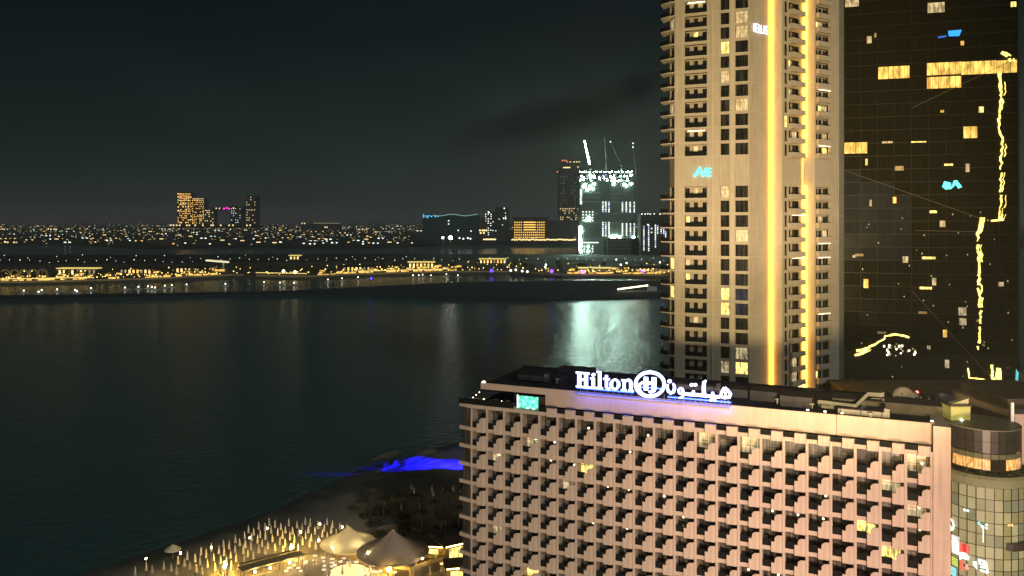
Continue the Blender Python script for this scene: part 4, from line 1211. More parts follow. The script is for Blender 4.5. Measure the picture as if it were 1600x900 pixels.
# seams of the folded glass
for a_, b_ in (((1319, 266), (1545, 346)), ((1426, 168), (1578, 96)), ((1425, 455), (1568, 612)), ((1430, 360), (1525, 362))):
    ua, za = g_at(*a_); ub_, zb_ = g_at(*b_)
    MB().tube([(ua, -.1, za), (ub_, -.1, zb_)], .10, 5).build('seam', mat('seam_metal', (.16, .14, .08), .5, .2) if 'seam_metal' not in bpy.data.materials else bpy.data.materials['seam_metal'], gt)
def gsign(name, label, px, py, parts):
    u, z = g_at(px, py)
    w = Vector((Q0.x, Q0.y)) + (Q1 - Q0).normalized() * u
    t = thing(name, label, 'sign', (w.x, w.y, z), GA)
    for nm, poly, m_ in parts:
        MB().xz(poly, -.32, -.16).build(nm, m_, t)
    MB().box(-.5, .5, -.155, -.085, -.1, .1).build('bracket', M['frame'], t)  # added behind the reflected shapes too
gsign('cyan_reflection', 'modelled reflection of a small cyan lit sign in the middle of the dark glass tower', 1487, 289, [('letter', [(-2.4, -.5), (-1.9, 1.0), (-.3, .6), (-.1, -1.1), (-1.6, -1.2)], M['cyan']), ('letter', [(.0, -.9), (.4, 1.1), (1.2, 1.3), (2.5, -.6), (1.6, -1.0), (1.0, .1)], M['cyan'])])  # reflected cyan word, built as glowing shapes
gsign('blue_reflection', 'modelled reflection of a small blue lit sign near the top of the dark glass tower', 1491, 53, [('panel', [(-1.4, -.6), (-1.6, .9), (1.8, 1.0), (1.2, -.7)], emit('reflected_blue_panel', (.03, .35, 1), 1.3)), ('tail', [(-4.2, -1.0), (-2.2, -.8), (-1.9, -.3), (-4.0, -.5)], emit('reflected_blue_tail', (.03, .2, .8), .7))])  # blue reflection in the glass, built as a glowing panel and tail
gsign('violet_light_bar', 'row of white and violet lights at the foot of the dark tower', 1582, 608, [('tube', [(-2.6, -.25), (-2.6, .25), (3.0, .1), (3.0, -.3)], emit('violet_bar', (.40, .42, 1), 1.7, True, .6, 1.5))])
gsign('teal_light', 'upright teal light at the right foot of the dark tower', 1588, 590, [('tube', [(-.3, -1.5), (.3, -1.5), (.5, 1.4), (-.1, 2.4)], emit('teal_light_glow', (.15, .7, .7), .9))])

# dark low block in front of the glass tower foot
blk = thing('dark_low_block', 'dark flat roofed block between the hotel roof and the glass tower', 'building', W(1420, 640, 185.0))
bz = blk.location.z
MB().box(-13, 33, 0, 14, -bz - 1, 3.6).build('wall', mat('dark_block_wall', (.05, .045, .03), .9, .3), blk)
MB().box(-13.3, 33.3, -.3, 14.3, 3.6, 4.1).build('coping', mat('dark_block_coping', (.08, .07, .045), .9, .3), blk)

# ================================================================== BEACH
M['canvas'] = mat('umbrella_canvas', (.76, .71, .61), .9, .15, 2)
M['wood'] = mat('umbrella_pole', (.30, .24, .16), .8, .2, 2)
um = thing('beach_umbrella', 'closed white beach umbrella standing in rows on the sand by the bars', 'umbrella', (0, 0, 0), 0, 'closed umbrellas in rows on the beach')
MB().tube([(0, 0, 0), (0, 0, 2.75)], .035, 5).build('pole', M['wood'], um)
MB().lathe([(.10, 1.0), (.30, 1.05), (.27, 1.4), (.17, 2.1), (.08, 2.6), (.03, 2.85)], 7).build('canopy', M['canvas'], um)
index_kids()
poly = [(180, 908), (250, 893), (325, 872), (372, 846), (422, 826), (500, 824), (555, 834), (520, 858), (478, 872), (440, 872), (400, 884), (372, 908)]
def inside(x, y, pg):
    c = False
    for i in range(len(pg)):
        (x0, y0), (x1, y1) = pg[i], pg[i - 1]
        if (y0 > y) != (y1 > y) and x < (x1 - x0) * (y - y0) / (y1 - y0) + x0: c = not c
    return c
dv = Vector((.584, .814)); nv = Vector((.814, -.584))
first = True; spots = []
random.seed(5)
for i in range(-10, 48):
    for j in range(-6, 36):
        p = Vector((-80, 165)) + dv * (2.65 * i) + nv * (2.15 * j) + Vector((random.gauss(0, .15), random.gauss(0, .15)))
        px, py = 800 + F * p.x / p.y, HZ + (HC - 1) * F / p.y
        if inside(px, py, poly): spots.append((p.x, p.y))
for px, py in ((478, 903), (492, 890), (503, 896), (515, 905), (560, 880), (571, 890), (578, 902), (547, 893), (535, 905), (598, 886), (612, 880), (650, 900), (672, 903), (690, 900), (585, 870)):
    p = G(px, py, 1); spots.append((p.x, p.y))
for px, py in ((643, 770), (647, 777), (675, 775), (677, 781), (708, 774), (720, 776), (627, 803), (612, 792), (655, 801), (600, 796), (692, 776)):
    p = G(px, py, 1); spots.append((p.x, p.y))
for i, (x, y) in enumerate(spots):
    if i == 0:
        um.location = (x, y, 1.0)
    else:
        copy_tree(um, (x, y, 1.0), random.uniform(0, 6), (1, 1, random.uniform(.92, 1.06)))
# warm lamps among the umbrellas
M['flame'] = emit('flame_lamp', (1, .62, .10), 260, True)
for k, (px, py, lab) in enumerate(((455, 872, 'glowing yellow torch lamp beyond the golden bar roof'), (351, 900, 'glowing yellow torch lamp left of the golden bar roof'), (607, 905, 'glowing yellow torch lamp at the corner of the sunken terrace'))):
    p = G(px, py, 1)
    t = thing('torch_lamp', lab, 'lamp', p)
    MB().tube([(0, 0, 0), (0, 0, 1.5)], .07, 6, .1).build('post', M['wood'], t)
    MB().lathe([(.12, 1.5), (.26, 1.7), (.28, 2.0), (.18, 2.5), (.05, 2.9)], 8).build('flame', M['flame'], t)
# marquee tents
def tent(px, py, rx, h, eave, m_, label, legs=8):
    p = G(px, py, 1)
    t = thing('marquee_tent', label, 'tent', p)
    prof = []
    for i in range(9):
        f_ = i / 8
        prof.append((rx * (1 - f_) + .35 * f_, eave + (h - eave) * (f_ ** 1.7)))
    prof.append((.3, h + .15))
    MB().lathe(prof, 20, cap=False).build('roof', m_, t, smooth=True)
    MB().lathe([(rx * 1.0, eave - .25), (rx * 1.01, eave), (rx * .97, eave), (rx * .97, eave - .25)], 20, cap=False).build('valance', m_, t)
    for k in range(legs):
        a = 2 * PI * k / legs
        MB().tube([(rx * .93 * math.cos(a), rx * .93 * math.sin(a), 0), (rx * .93 * math.cos(a), rx * .93 * math.sin(a), eave)], .07, 5).build('pole', M['wood'], t)
    MB().lathe([(rx * .5, 0), (rx * .5, 1.05), (rx * .54, 1.05), (rx * .54, 1.15), (.2, 1.15)], 16).build('bar_counter', mat('bar_wood', (.45, .34, .18), .6, .2) if 'bar_wood' not in bpy.data.materials else bpy.data.materials['bar_wood'], t)
    for k in range(4):
        a = 2 * PI * (k + .5) / 4
        MB().ball((rx * .55 * math.cos(a), rx * .55 * math.sin(a), eave - .35), .18, 8, 5).build('lamp', M['tent_lamp'], t)
    return t
M['tent_lamp'] = emit('tent_lamp', (1, .78, .38), 115, True)
def cloth(name, col, tr):
    m = mat(name, col, .85, .12, .6)
    t = m.node_tree; b = t.nodes['Principled BSDF']; out = t.nodes['Material Output']
    tl = N(t, 'ShaderNodeBsdfTranslucent'); tl.inputs[0].default_value = tuple(col) + (1,)
    mx = N(t, 'ShaderNodeMixShader'); mx.inputs[0].default_value = tr
    t.links.new(b.outputs[0], mx.inputs[1]); t.links.new(tl.outputs[0], mx.inputs[2]); t.links.new(mx.outputs[0], out.inputs[0])
    return m
M['tent_lit'] = cloth('tent_cloth_cream', (.82, .77, .62), .5)
M['tent_dim'] = cloth('tent_cloth_grey', (.42, .37, .35), .07)
tent(544, 868, 5.8, 6.1, 2.8, M['tent_lit'], 'cream marquee tent with a lit bar below, left of the larger grey tent')
tent(614, 884, 7.4, 7.2, 3.1, M['tent_dim'], 'large grey marquee tent with a flat tip beside the cream tent')
# golden bar roof, sunken terrace and pavilions
def slabbox(px, py, w, d, h, rz, z=1.0):
    return G(px, py, z), rz
M['gold_paint'] = mat('bar_cream', (.66, .52, .26), .8, .15, .7)
M['deck'] = mat('terrace_deck', (.16, .12, .095), .8, .25, .6)
shore_a = math.atan2(.814, .584)
t = thing('beach_bar', 'golden lit bar with a long low roof among the umbrellas', 'bar', G(425, 898, 1), R(38))
MB().box(-6.5, 6.5, -1.2, 1.2, 2.6, 2.85).build('roof', M['gold_paint'], t)
MB().box(-6.2, 1.0, -.9, .9, 0, 1.1).build('counter', M['gold_paint'], t)
for x in (-6, -2, 2, 6):
    for y in (-1, 1): MB().tube([(x, y, 0), (x, y, 2.6)], .08, 5).build('post', M['wood'], t)
MB().box(-6, 6, 1.45, 2.4, 2.9, 3.05).build('rear_roof', M['gold_paint'], t)
for x in (-4, -1, 3): MB().ball((x, -1.6, 2.2), .2, 8, 5).build('lamp', M['tent_lamp'], t)
tr = thing('sunken_terrace', 'dark floored terrace with a bright yellow lit rim near the hotel corner', 'terrace', G(652, 890, 1))
o_ = tr.location
def gp2(px, py, z=1): return tuple((Vector(G(px, py, z)) - o_).xy)
quad = [(612, 888), (668, 870), (694, 874), (643, 892)]
MB().prism([gp2(*q, 2.8) for q in quad], 0, 1.8).build('floor', M['deck'], tr)
for a_, b_ in ((0, 1), (1, 2), (2, 3), (3, 0)):
    pa, pb = Vector(gp2(*quad[a_], 2.8)), Vector(gp2(*quad[b_], 2.8))
    d = (pb - pa).normalized(); q = Vector((d.y, -d.x)) * .5
    MB().prism([tuple(pa - d * .3), tuple(pb + d * .3), tuple(pb + d * .3 + q), tuple(pa - d * .3 + q)], -1, 2.5).build('rim_wall', M['gold_paint'], tr)
    MB().tube([(pa + q * 1.6).to_3d() + Vector((0, 0, 1.2)), (pb + q * 1.6).to_3d() + Vector((0, 0, 1.2))], .08, 5).build('rim_light', emit('rim_glow', (1, .74, .24), 9) if 'rim_glow' not in bpy.data.materials else bpy.data.materials['rim_glow'], tr)
def pavilion(px, py, w, d, h, rz, label, m_=None):
    t = thing('beach_pavilion', label, 'pavilion', G(px, py, 1), rz)
    MB().box(-w / 2, w / 2, -d / 2, d / 2, 0, h).build('wall', m_ or M['gold_paint'], t)
    MB().box(-w / 2 - .4, w / 2 + .4, -d / 2 - .4, d / 2 + .4, h, h + .3).build('roof', M['deck'], t)
    MB().box(-w / 2, w / 2, -d / 2 - .46, -d / 2 - .41, h + .02, h + .24).build('edge_light', bpy.data.materials['rim_glow'], t)
    MB().box(-w * .3, w * .3, -d / 2 - .03, -d / 2 - .003, .3, h - .5).build('window', M['lit_warm'], t)
    return t
pavilion(672, 868, 7, 3.5, 2.6, R(-6), 'long pink beach pavilion with a bright roof edge behind the terrace')
pavilion(706, 870, 5, 4, 3.2, R(30), 'small golden kiosk at the foot of the hotel corner')
pavilion(640, 880, 6, 3, 2.6, R(22), 'yellow lit kiosk between the grey tent and the terrace')
pavilion(580, 872, 4, 2.5, 2.4, R(-30), 'golden hut under the edge of the cream tent')
pavilion(712, 905, 4, 4, 3, R(10), 'golden hut below the dark balconies at the hotel foot')
scr2 = thing('pale_windbreak', 'pale upright windbreak wall between the two marquee tents', 'screen', G(578, 856, 1), R(-35))
MB().box(-2, 2, -.1, .1, 0, 2.4).build('panel', M['canvas'], scr2); MB().box(-2.1, -1.95, -.15, .15, 0, 2.6).build('post', M['wood'], scr2)
pool = thing('round_pool_bar', 'dark round pool with a thin yellow rim in front of the cream tent', 'pool', G(545, 897, 1))
MB().lathe([(4.2, 0), (4.2, .5), (3.9, .5), (3.9, .3), (.1, .3)], 24).build('basin', M['deck'], pool)
MB().lathe([(4.22, .1), (4.26, .1), (4.26, .4), (4.22, .4)], 24).build('rim_light', emit('pool_rim', (1, .72, .3), 1.3), pool)
# round lit tables
tb = thing('lit_table', 'small white glowing table top between the umbrellas and the tents', 'table', (0, 0, 0), 0, 'white tables on the beach terrace')
MB().tube([(0, 0, 0), (0, 0, .72)], .06, 5).build('leg', M['wood'], tb)
MB().lathe([(.46, .72), (.48, .75), (.46, .80)], 10).build('top', emit('table_glow', (1, .84, .6), .8), tb)
index_kids()
random.seed(12)
ts_ = [(472, 878), (478, 883), (477, 886), (492, 874), (491, 881), (492, 887), (505, 877), (505, 883), (506, 890), (506, 896), (519, 879), (519, 885), (518, 891), (523, 889), (463, 882), (459, 889), (466, 893), (452, 893), (447, 898), (470, 898), (533, 883), (537, 878), (544, 885), (557, 884)] + [(random.uniform(560, 610), random.uniform(888, 905)) for _ in range(14)]
for i, (px, py) in enumerate(ts_):
    p = G(px, py, 1)
    if i == 0: tb.location = p
    else: copy_tree(tb, p, random.uniform(0, 3), None)
# thatched shade hut on the sand near the water
t = thing('shade_hut', 'lone pale thatched shade hut near the water left of the umbrellas', 'hut', G(270, 873, 1))
MB().tube([(0, 0, 0), (0, 0, 2.2)], .08, 5).build('post', M['wood'], t)
MB().lathe([(1.7, 1.9), (1.6, 2.05), (.8, 2.6), (.1, 3.0)], 12).build('roof', M['canvas'], t)

# added lamp posts, put in to brighten the umbrella rows
bl = thing('added_beach_lamp', 'added warm lamp on a thin post between the closed beach umbrellas', 'lamp', (0, 0, 0), 0, 'added warm lamps among the beach umbrellas')
MB().tube([(0, 0, 0), (0, 0, 3.6)], .05, 5).build('post', M['wood'], bl)
MB().lathe([(.05, 3.6), (.12, 3.65), (.12, 3.82), (.05, 3.9)], 8).build('lantern', emit('added_lantern', (1, .70, .26), 260, True), bl)
index_kids()
for i, (px, py) in enumerate(((228, 902), (282, 893), (330, 884), (390, 868), (418, 852), (470, 858), (500, 845), (535, 850), (498, 872), (520, 885), (575, 892), (660, 902))):
    p = G(px, py, 1)
    if i == 0: bl.location = p
    else: copy_tree(bl, p)
# palms and shrubs of the hotel garden
M['leaf'] = mat('palm_leaf', (.09, .095, .055), .8, .5, 2)
M['trunk'] = mat('palm_trunk', (.10, .075, .05), .95, .3, 3)
def palm(loc, h, seed, label):
    random.seed(seed)
    t = thing('palm_tree', label, 'palm', loc, 0, 'dark palms in the hotel beach garden')
    bx, by = random.uniform(-.5, .5), random.uniform(-.5, .5)
    MB().tube([(0, 0, 0), (bx * .4, by * .4, h * .5), (bx, by, h)], .22, 7, .14).build('trunk', M['trunk'], t)
    mb = MB()
    for k in range(22):
        a = 2 * PI * k / 22 + random.uniform(-.15, .15); up = random.uniform(.1, 1.1); L_ = random.uniform(2.0, 2.9)
        d = Vector((math.cos(a), math.sin(a), 0)); sd = Vector((-d.y, d.x, 0)); prev = None
        for i in range(7):
            s_ = i / 6
            c = Vector((bx, by, h)) + d * L_ * s_ * (1 - .15 * s_) + Vector((0, 0, up * L_ * s_ * (1 - s_) * 1.2 - .9 * s_ * s_ * L_ * .6))
            if i:
                for sg in (-1, 1):
                    w_ = .5 * math.sin(PI * min(1, s_ * .9 + .1)) + .05
                    tip = c + sd * sg * w_ + d * .25 - Vector((0, 0, .18))
                    mb.add([prev, c, tip], [(0, 1, 2)])
            prev = c
    mb.build('crown', M['leaf'], t)
    return t
for i, (px, py, h) in enumerate(((585, 800, 6), (600, 812, 5), (620, 818, 6.5), (655, 815, 6), (680, 822, 5.5), (700, 812, 7), (716, 835, 6), (690, 845, 5), (640, 806, 5), (570, 812, 4.5), (725, 800, 6), (660, 835, 5))):
    palm(G(px, py, 1), h, 40 + i, 'dark palm tree in the unlit garden behind the marquee tents')
def shrub(loc, r, seed):
    random.seed(seed)
    t = thing('garden_shrub', 'low dark shrub in the unlit garden behind the marquee tents', 'shrub', loc, 0, 'dark shrubs in the hotel beach garden')
    mb = MB()
    for k in range(260):
        v = Vector((random.gauss(0, 1), random.gauss(0, 1), abs(random.gauss(0, 1)))).normalized() * r * random.uniform(.55, 1.05)
        v.z *= .75
        d1 = Vector((random.gauss(0, 1), random.gauss(0, 1), random.gauss(0, 1))).normalized() * .3
        d2 = Vector((random.gauss(0, 1), random.gauss(0, 1), random.gauss(0, 1))).normalized() * .22
        mb.add([v - d1, v + d2, v + d1, v - d2], [(0, 1, 2, 3)])
    mb.build('crown', M['leaf'], t)
    MB().tube([(0, 0, 0), (0, 0, r * .6)], .12, 5).build('stem', M['trunk'], t)
for i in range(11):
    random.seed(90 + i)
    px, py = random.uniform(560, 735), random.uniform(800, 846)
    shrub(G(px, py, 1), random.uniform(1.2, 2.4), 130 + i)
# low curved garden wall
t = thing('garden_wall', 'low curved pale wall round the garden behind the grey tent', 'wall', G(630, 850, 1))
o_ = t.location
pts = [Vector(G(x, y, 1)) - o_ for x, y in ((572, 838), (590, 828), (615, 824), (645, 828), (672, 836), (690, 848))]
mb = MB()
for a_, b_ in zip(pts[:-1], pts[1:]):
    d = (b_ - a_).normalized(); q = Vector((d.y, -d.x, 0)) * .3
    mb.prism([tuple(a_.xy), tuple(b_.xy), tuple((b_ + q).xy), tuple((a_ + q).xy)], 0, .9)
mb.build('wall', mat('garden_stone', (.26, .23, .18), .9, .2, .8), t)

# blue floodlights that paint the wet sand
p = G(742, 738, 1)
t = thing('blue_floodlight', 'tall lamp post with a strong blue floodlight beside the hotel corner', 'floodlight', p)
MB().tube([(0, 0, 0), (0, 0, 9)], .12, 6, .08).build('pole', M['steel'], t)
MB().box(-.4, .4, -.25, .25, 9.0, 9.4).build('head', M['frame'], t)
for tx, ty, pw, half in ((712, 727, 200000, 20), (684, 724, 300000, 15), (652, 727, 260000, 10), (622, 730, 130000, 7), (545, 736, 110000, 3.5)):
    spot('blue_floodlight_lamp', (p.x - .7, p.y, 9.9), G(tx, ty, 1), pw, (.004, .003, 1.0), half, .7, .3)
# low sand ridges and pools left by the tide under the blue light
M['wet_sand'] = mat('wet_sand', (.16, .15, .12), .5, .5, .5, .5, .4)
random.seed(56); mb = MB()
for k in range(46):
    c = G(random.uniform(585, 735), random.uniform(702, 748), 1.0); a = R(54) + random.gauss(0, .2); L_ = random.uniform(2, 8); w_ = random.uniform(.3, 1.1); h_ = random.uniform(.1, .45)
    d = Vector((math.cos(a), math.sin(a), 0)); q = Vector((-d.y, d.x, 0))
    zz = -.3
    P_ = [c - d * L_, c + q * w_, c + d * L_, c - q * w_]
    mb.add([(v.x, v.y, zz) for v in P_] + [(c.x - d.x * L_ * .3, c.y - d.y * L_ * .3, .75 + h_), (c.x + d.x * L_ * .4, c.y + d.y * L_ * .4, .7 + h_)], [(0, 4, 1), (1, 4, 5), (1, 5, 2), (2, 5, 3), (3, 5, 4), (3, 4, 0)])
tag(mb.build('sand_ridges', M['wet_sand']), kind='structure')

# ================================================================== FAR SHORE
M['far_wall'] = mat('far_wall', (.06, .06, .055), .9, .3, .05)
M['far_wall2'] = mat('far_wall_warm', (.10, .075, .05), .9, .3, .05)
def far_emit(nm, c, s): return emit(nm, c, s, False)
M['fw_white'] = far_emit('far_window_white', (.85, .95, .85), 2.4)
M['fw_warm'] = far_emit('far_window_warm', (1, .72, .32), 1.95)
M['fw_gold'] = far_emit('far_window_gold', (1, .55, .10), 1.8)
M['fw_dim'] = far_emit('far_window_dim', (.9, .7, .4), .35)
M['fw_blue'] = far_emit('far_window_blue', (.55, .65, 1.0), 1.6)
M['fw_green'] = emit('site_light_green', (.66, 1.0, .82), 165, True)
M['fw_sitefloor'] = far_emit('site_floor_light', (.55, .85, .75), .16)
M['fw_red'] = far_emit('far_red', (1, .25, .12), 1.3)
M['fw_pink'] = far_emit('far_pink', (1, .05, .65), 2.0)
M['fw_cyan'] = far_emit('far_cyan', (.12, .55, .85), 1.4)
class Far:
    """a distant building: pixel rectangles at one distance become boxes of real size"""
    def __init__(self, name, label, cat, D, px, py):
        self.D = D; self.t = thing(name, label, cat, W(px, py, D)); self.o = W(px, py, D); self.k = D / F
        self.t.location.z = 0; self.o.z = 0
    def X(self, px): return (px - 800) * self.k - self.o.x
    def Z(self, py): return HC - (py - HZ) * self.k
    def box(self, name, x0, x1, y0, y1, m_, depth=20, front=0.0):
        z0 = max(self.Z(y1), 1.0) if y1 < 900 else 0.0
        return MB().box(self.X(x0), self.X(x1), -front, depth - front, z0, self.Z(y0)).build(name, m_, self.t)
    def dots(self, lst, m_, s=.9, name='window'):
        """small windows of about s pixels"""
        for x, y in lst:
            h = s * self.k / 2
            cxx, cz = self.X(x), self.Z(y)
            if cz < 2: continue
            MB().box(cxx - h, cxx + h, -1.2, -.2, cz - h, cz + h).build(name, m_, self.t)

random.seed(33)
# 1 the stepped resort on the horizon at the left
a = Far('resort_building', 'stepped resort hotel with towers, sky bridge and pink lights on the left horizon', 'hotel', 4600, 340, 352)
a.box('tower_block', 277, 300, 300, 355, M['far_wall2'], 60); a.box('tower_block', 299, 320, 310, 355, M['far_wall2'], 60); a.box('wing', 319.5, 334, 326, 355, M['far_wall2'], 60)
a.box('sky_bridge', 333, 371, 323.5, 328.5, M['far_wall2'], 50); a.box('tower_block', 360, 378, 322, 355, M['far_wall'], 60); a.box('tower_block', 385, 401, 305, 355, M['far_wall'], 60)
a.box('podium', 266, 402, 351, 356, M['far_wall'], 90)
def grid(f, x0, x1, y0, y1, dx, dy, m_, p=.6, s=.9, jit=.35):
    pts = []
    y = y0
    while y <= y1:
        x = x0
        while x <= x1:
            if random.random() < p: pts.append((x + random.uniform(-jit, jit), y + random.uniform(-jit, jit)))
            x += dx
        y += dy
    f.dots(pts, m_, s)
grid(a, 278.5, 299, 303, 350, 2.6, 3.4, M['fw_gold'], .72, 1.5); grid(a, 278.5, 299, 303, 350, 4, 5, M['fw_warm'], .5, 1.5); grid(a, 301, 319, 313, 350, 2.8, 3.2, M['fw_gold'], .6, 1.3); grid(a, 301, 319, 313, 350, 4, 6, M['fw_warm'], .5, 1.1)
grid(a, 321, 333, 329, 350, 2.8, 3.2, M['fw_warm'], .6, 1.3); grid(a, 362, 377, 326, 350, 3.2, 3.6, M['fw_white'], .40, .9); grid(a, 386, 399, 308, 350, 3.0, 4.0, M['fw_warm'], .45, 1.1)
a.dots([(285, 304), (283, 308), (288, 311)], M['fw_red'], 2.2); a.dots([(350, 326), (354, 325), (358, 326)], M['fw_pink'], 2.6)
a.dots([(x, 310.5) for x in range(302, 318, 3)], M['fw_warm'], 1.3); a.dots([(338, 325.5), (343, 325.5), (365, 325)], M['fw_warm'], 1.8)
a.dots([(x, 352) for x in (267, 271, 276, 281, 292, 296, 305, 317, 330, 333, 345, 358, 364, 386, 391)], M['fw_warm'], 2.2)
# 2 long block with a wavy blue roof line
b = Far('wave_roof_building', 'long dark block with a wavy blue lit roof line across the bay', 'building', 2100, 705, 372)
b.box('wall', 660, 748, 337, 373, mat('blue_block', (.03, .06, .06), .6, .2, .02), 60); b.box('tower_end', 660, 676, 334, 337, M['far_wall'], 30); b.box('side_wall', 748.5, 758, 340, 373, M['far_wall2'], 40)
mb = MB(); pts = []
for i in range(40):
    x = 676 + i * 1.8; pts.append((b.X(x), -2.0, b.Z(336.0 + 1.3 * math.sin((x - 676) / 6.5))))
mb.tube(pts, .8, 5).build('roof_light_line', far_emit('wave_line', (.30, .62, .55), .8), b.t)
b.dots([(662, 336), (666, 337.5), (670, 337), (674, 338), (662, 339), (668, 339.5), (680, 338), (684, 338)], M['fw_cyan'], 2.2)
b.dots([(750, 360), (754, 360), (757, 360), (751, 364), (756, 364), (760, 360)], M['fw_warm'], 2.4); b.dots([(716, 360), (736, 361), (701, 345), (701, 350)], M['fw_white'], 1.6)
b.dots([(691, 371), (703, 372), (704, 369), (718, 372), (724, 373), (731, 372), (735, 373)], M['fw_white'], 2.2)
# 3 slim dark tower
c = Far('slim_tower', 'slim dark tower with sparse white lights left of the orange hotel', 'tower', 2150, 780, 375)
c.box('wall', 762, 796, 331, 376, M['far_wall'], 40); c.box('crown', 774, 794, 324, 331, M['far_wall'], 30); c.box('side_wall', 757, 762, 334, 376, M['far_wall2'], 30)
grid(c, 759, 767, 331, 370, 4, 3.6, M['fw_white'], .6, 1.3); grid(c, 770, 794, 333, 366, 5, 4.6, M['fw_white'], .22, 1.1); c.dots([(788, 325.5), (764, 332), (790, 341), (787, 341)], M['fw_white'], 1.8)
c.dots([(x, 374) for x in range(756, 776, 2)], M['fw_warm'], 2.0)
# 4 the orange lit hotel
d = Far('orange_hotel', 'low hotel with rows of orange lit windows across the water', 'hotel', 2200, 830, 376)
d.box('wall', 802, 856, 341, 377, M['far_wall2'], 50); d.box('roof', 800, 858, 339, 341, mat('blue_roof', (.05, .06, .12), .8, .2, .05), 52, .5); d.box('side_wing', 856.5, 906, 344, 377, M['far_wall'], 40)
for r in range(7):
    y = 347.5 + r * 3.9
    d.dots([(804.5 + i * 3.3, y) for i in range(4)] + [(840 + i * 3.3, y) for i in range(4)], M['fw_gold'], 1.7)
    if r < 4: d.box('window', 818, 837, y - 1.1, y + .6, M['fw_gold'], 1.0, 1.2)
    else: d.dots([(818 + i * 3.2, y) for i in range(7)], M['fw_gold'], 1.8)
d.dots([(800 + i * 2.1, 374.5 + random.uniform(-.8, .8)) for i in range(48)], M['fw_warm'], 1.9)
# 5 tall slim tower behind the building site
f5 = Far('red_lamp_tower', 'tall slim dark tower with red lamps on top behind the building site', 'tower', 2500, 888, 372)
f5.box('wall', 873, 906, 262, 373, M['far_wall'], 50); f5.box('crown', 879, 906, 250, 262, M['far_wall'], 40)
f5.dots([(879, 251), (883, 250.5), (886, 252.5)], M['fw_red'], 2.2); f5.dots([(871, 268.5)], M['fw_red'], 2.0)
f5.box('crown_light', 880, 891, 261, 262.6, M['fw_warm'], 1, 2); f5.dots([(891, 253), (897, 253), (901, 253), (905, 253), (903, 261)], M['fw_warm'], 1.6)
grid(f5, 876, 904, 276, 330, 4.5, 5.2, M['fw_dim'], .40, 1.1); grid(f5, 876, 904, 326, 346, 3.4, 3.4, M['fw_warm'], .45, 1.2)
# 6 the building site tower with its cranes
s6 = Far('construction_tower', 'tower under construction with white floodlit top floors and rows of white lamps', 'building site', 1650, 945, 398)
site = mat('site_concrete', (.20, .26, .22), .9, .3, .05)
s6.box('slab_core', 906, 990, 282, 401, site, 45); 
s6.box('deck', 902, 992, 283.4, 285, site, 46, 1.5); s6.box('top_floor', 904, 990, 269, 270.4, site, 46, 1.5); s6.box('top_floor', 905, 989, 276, 277, site, 46, 1.5)
for x in range(908, 990, 9): s6.box('column', x, x + 1.4, 270.4, 283.4, site, 3, .5)
s6.dots([(906 + i * 3.4 + random.uniform(-1, 1), 268.6 + random.uniform(-.6, .6)) for i in range(25)], M['fw_green'], .9, 'site_lamp')
for k in range(60):
    x = random.uniform(906, 988); y = random.uniform(273, 284)
    s6.dots([(x, y)], M['fw_green'] if random.random() < .8 else M['fw_blue'], random.uniform(1.0, 2.1), 'site_lamp')
s6.dots([(914, 289), (922, 292), (928, 287), (926, 295), (918, 296), (912, 292), (959, 287), (975, 288), (978, 290), (986, 287)], M['fw_green'], 2.3, 'site_lamp')
def cols(xs, y0, y1, dy, ms):
    y = y0
    while y <= y1:
        for x in xs: s6.dots([(x, y)], ms[int(random.random() < .25)], 1.7, 'site_lamp')
        y += dy
WB_ = (M['fw_white'], M['fw_blue'])
for y_ in (301, 308, 315, 333, 347, 373):
    s6.box('floor_light', 910, 937, y_, y_ + .5, M['fw_sitefloor'], 1, 1.3); s6.box('floor_light', 955, 969, y_ + 1, y_ + 1.5, M['fw_sitefloor'], 1, 1.3)
cols((942, 946.5, 951.5), 316, 331, 2.9, WB_); cols((972.5, 978.5, 984.5, 991), 316.5, 331, 2.9, WB_); cols((942, 946.5, 951.5), 348, 371, 2.9, WB_); cols((972.5, 979, 985, 991), 350, 368, 2.9, WB_)
cols((907, 908.5), 297, 320, 3.0, WB_); cols((905.5, 907.5), 355, 394, 3.2, (M['fw_green'], M['fw_white'])); cols((911, 916, 921, 926), 331, 346, 4.5, (M['fw_white'], M['fw_green'])); cols(tuple(range(910, 935, 3)), 379, 380, 4, (M['fw_white'],) * 2)
cols((908, 913, 919, 926), 385, 393, 4, (M['fw_white'], M['fw_green']))
s6.dots([(962, 369.5), (968, 371), (958, 371), (955, 370), (983, 377), (990, 371)], M['fw_green'], 2.6, 'site_lamp')
s6.box('site_hoarding', 948, 1000, 372, 401, mat('scaffold', (.10, .105, .08), .9, .4, .1), 12, 14)
for y in (376, 382, 388): s6.box('scaffold_deck', 948, 985, y, y + .8, M['metal_grey'], 2, 16)
s6.dots([(952 + 6 * i, 389.5) for i in range(7)], M['fw_dim'], 1.8, 'site_lamp')
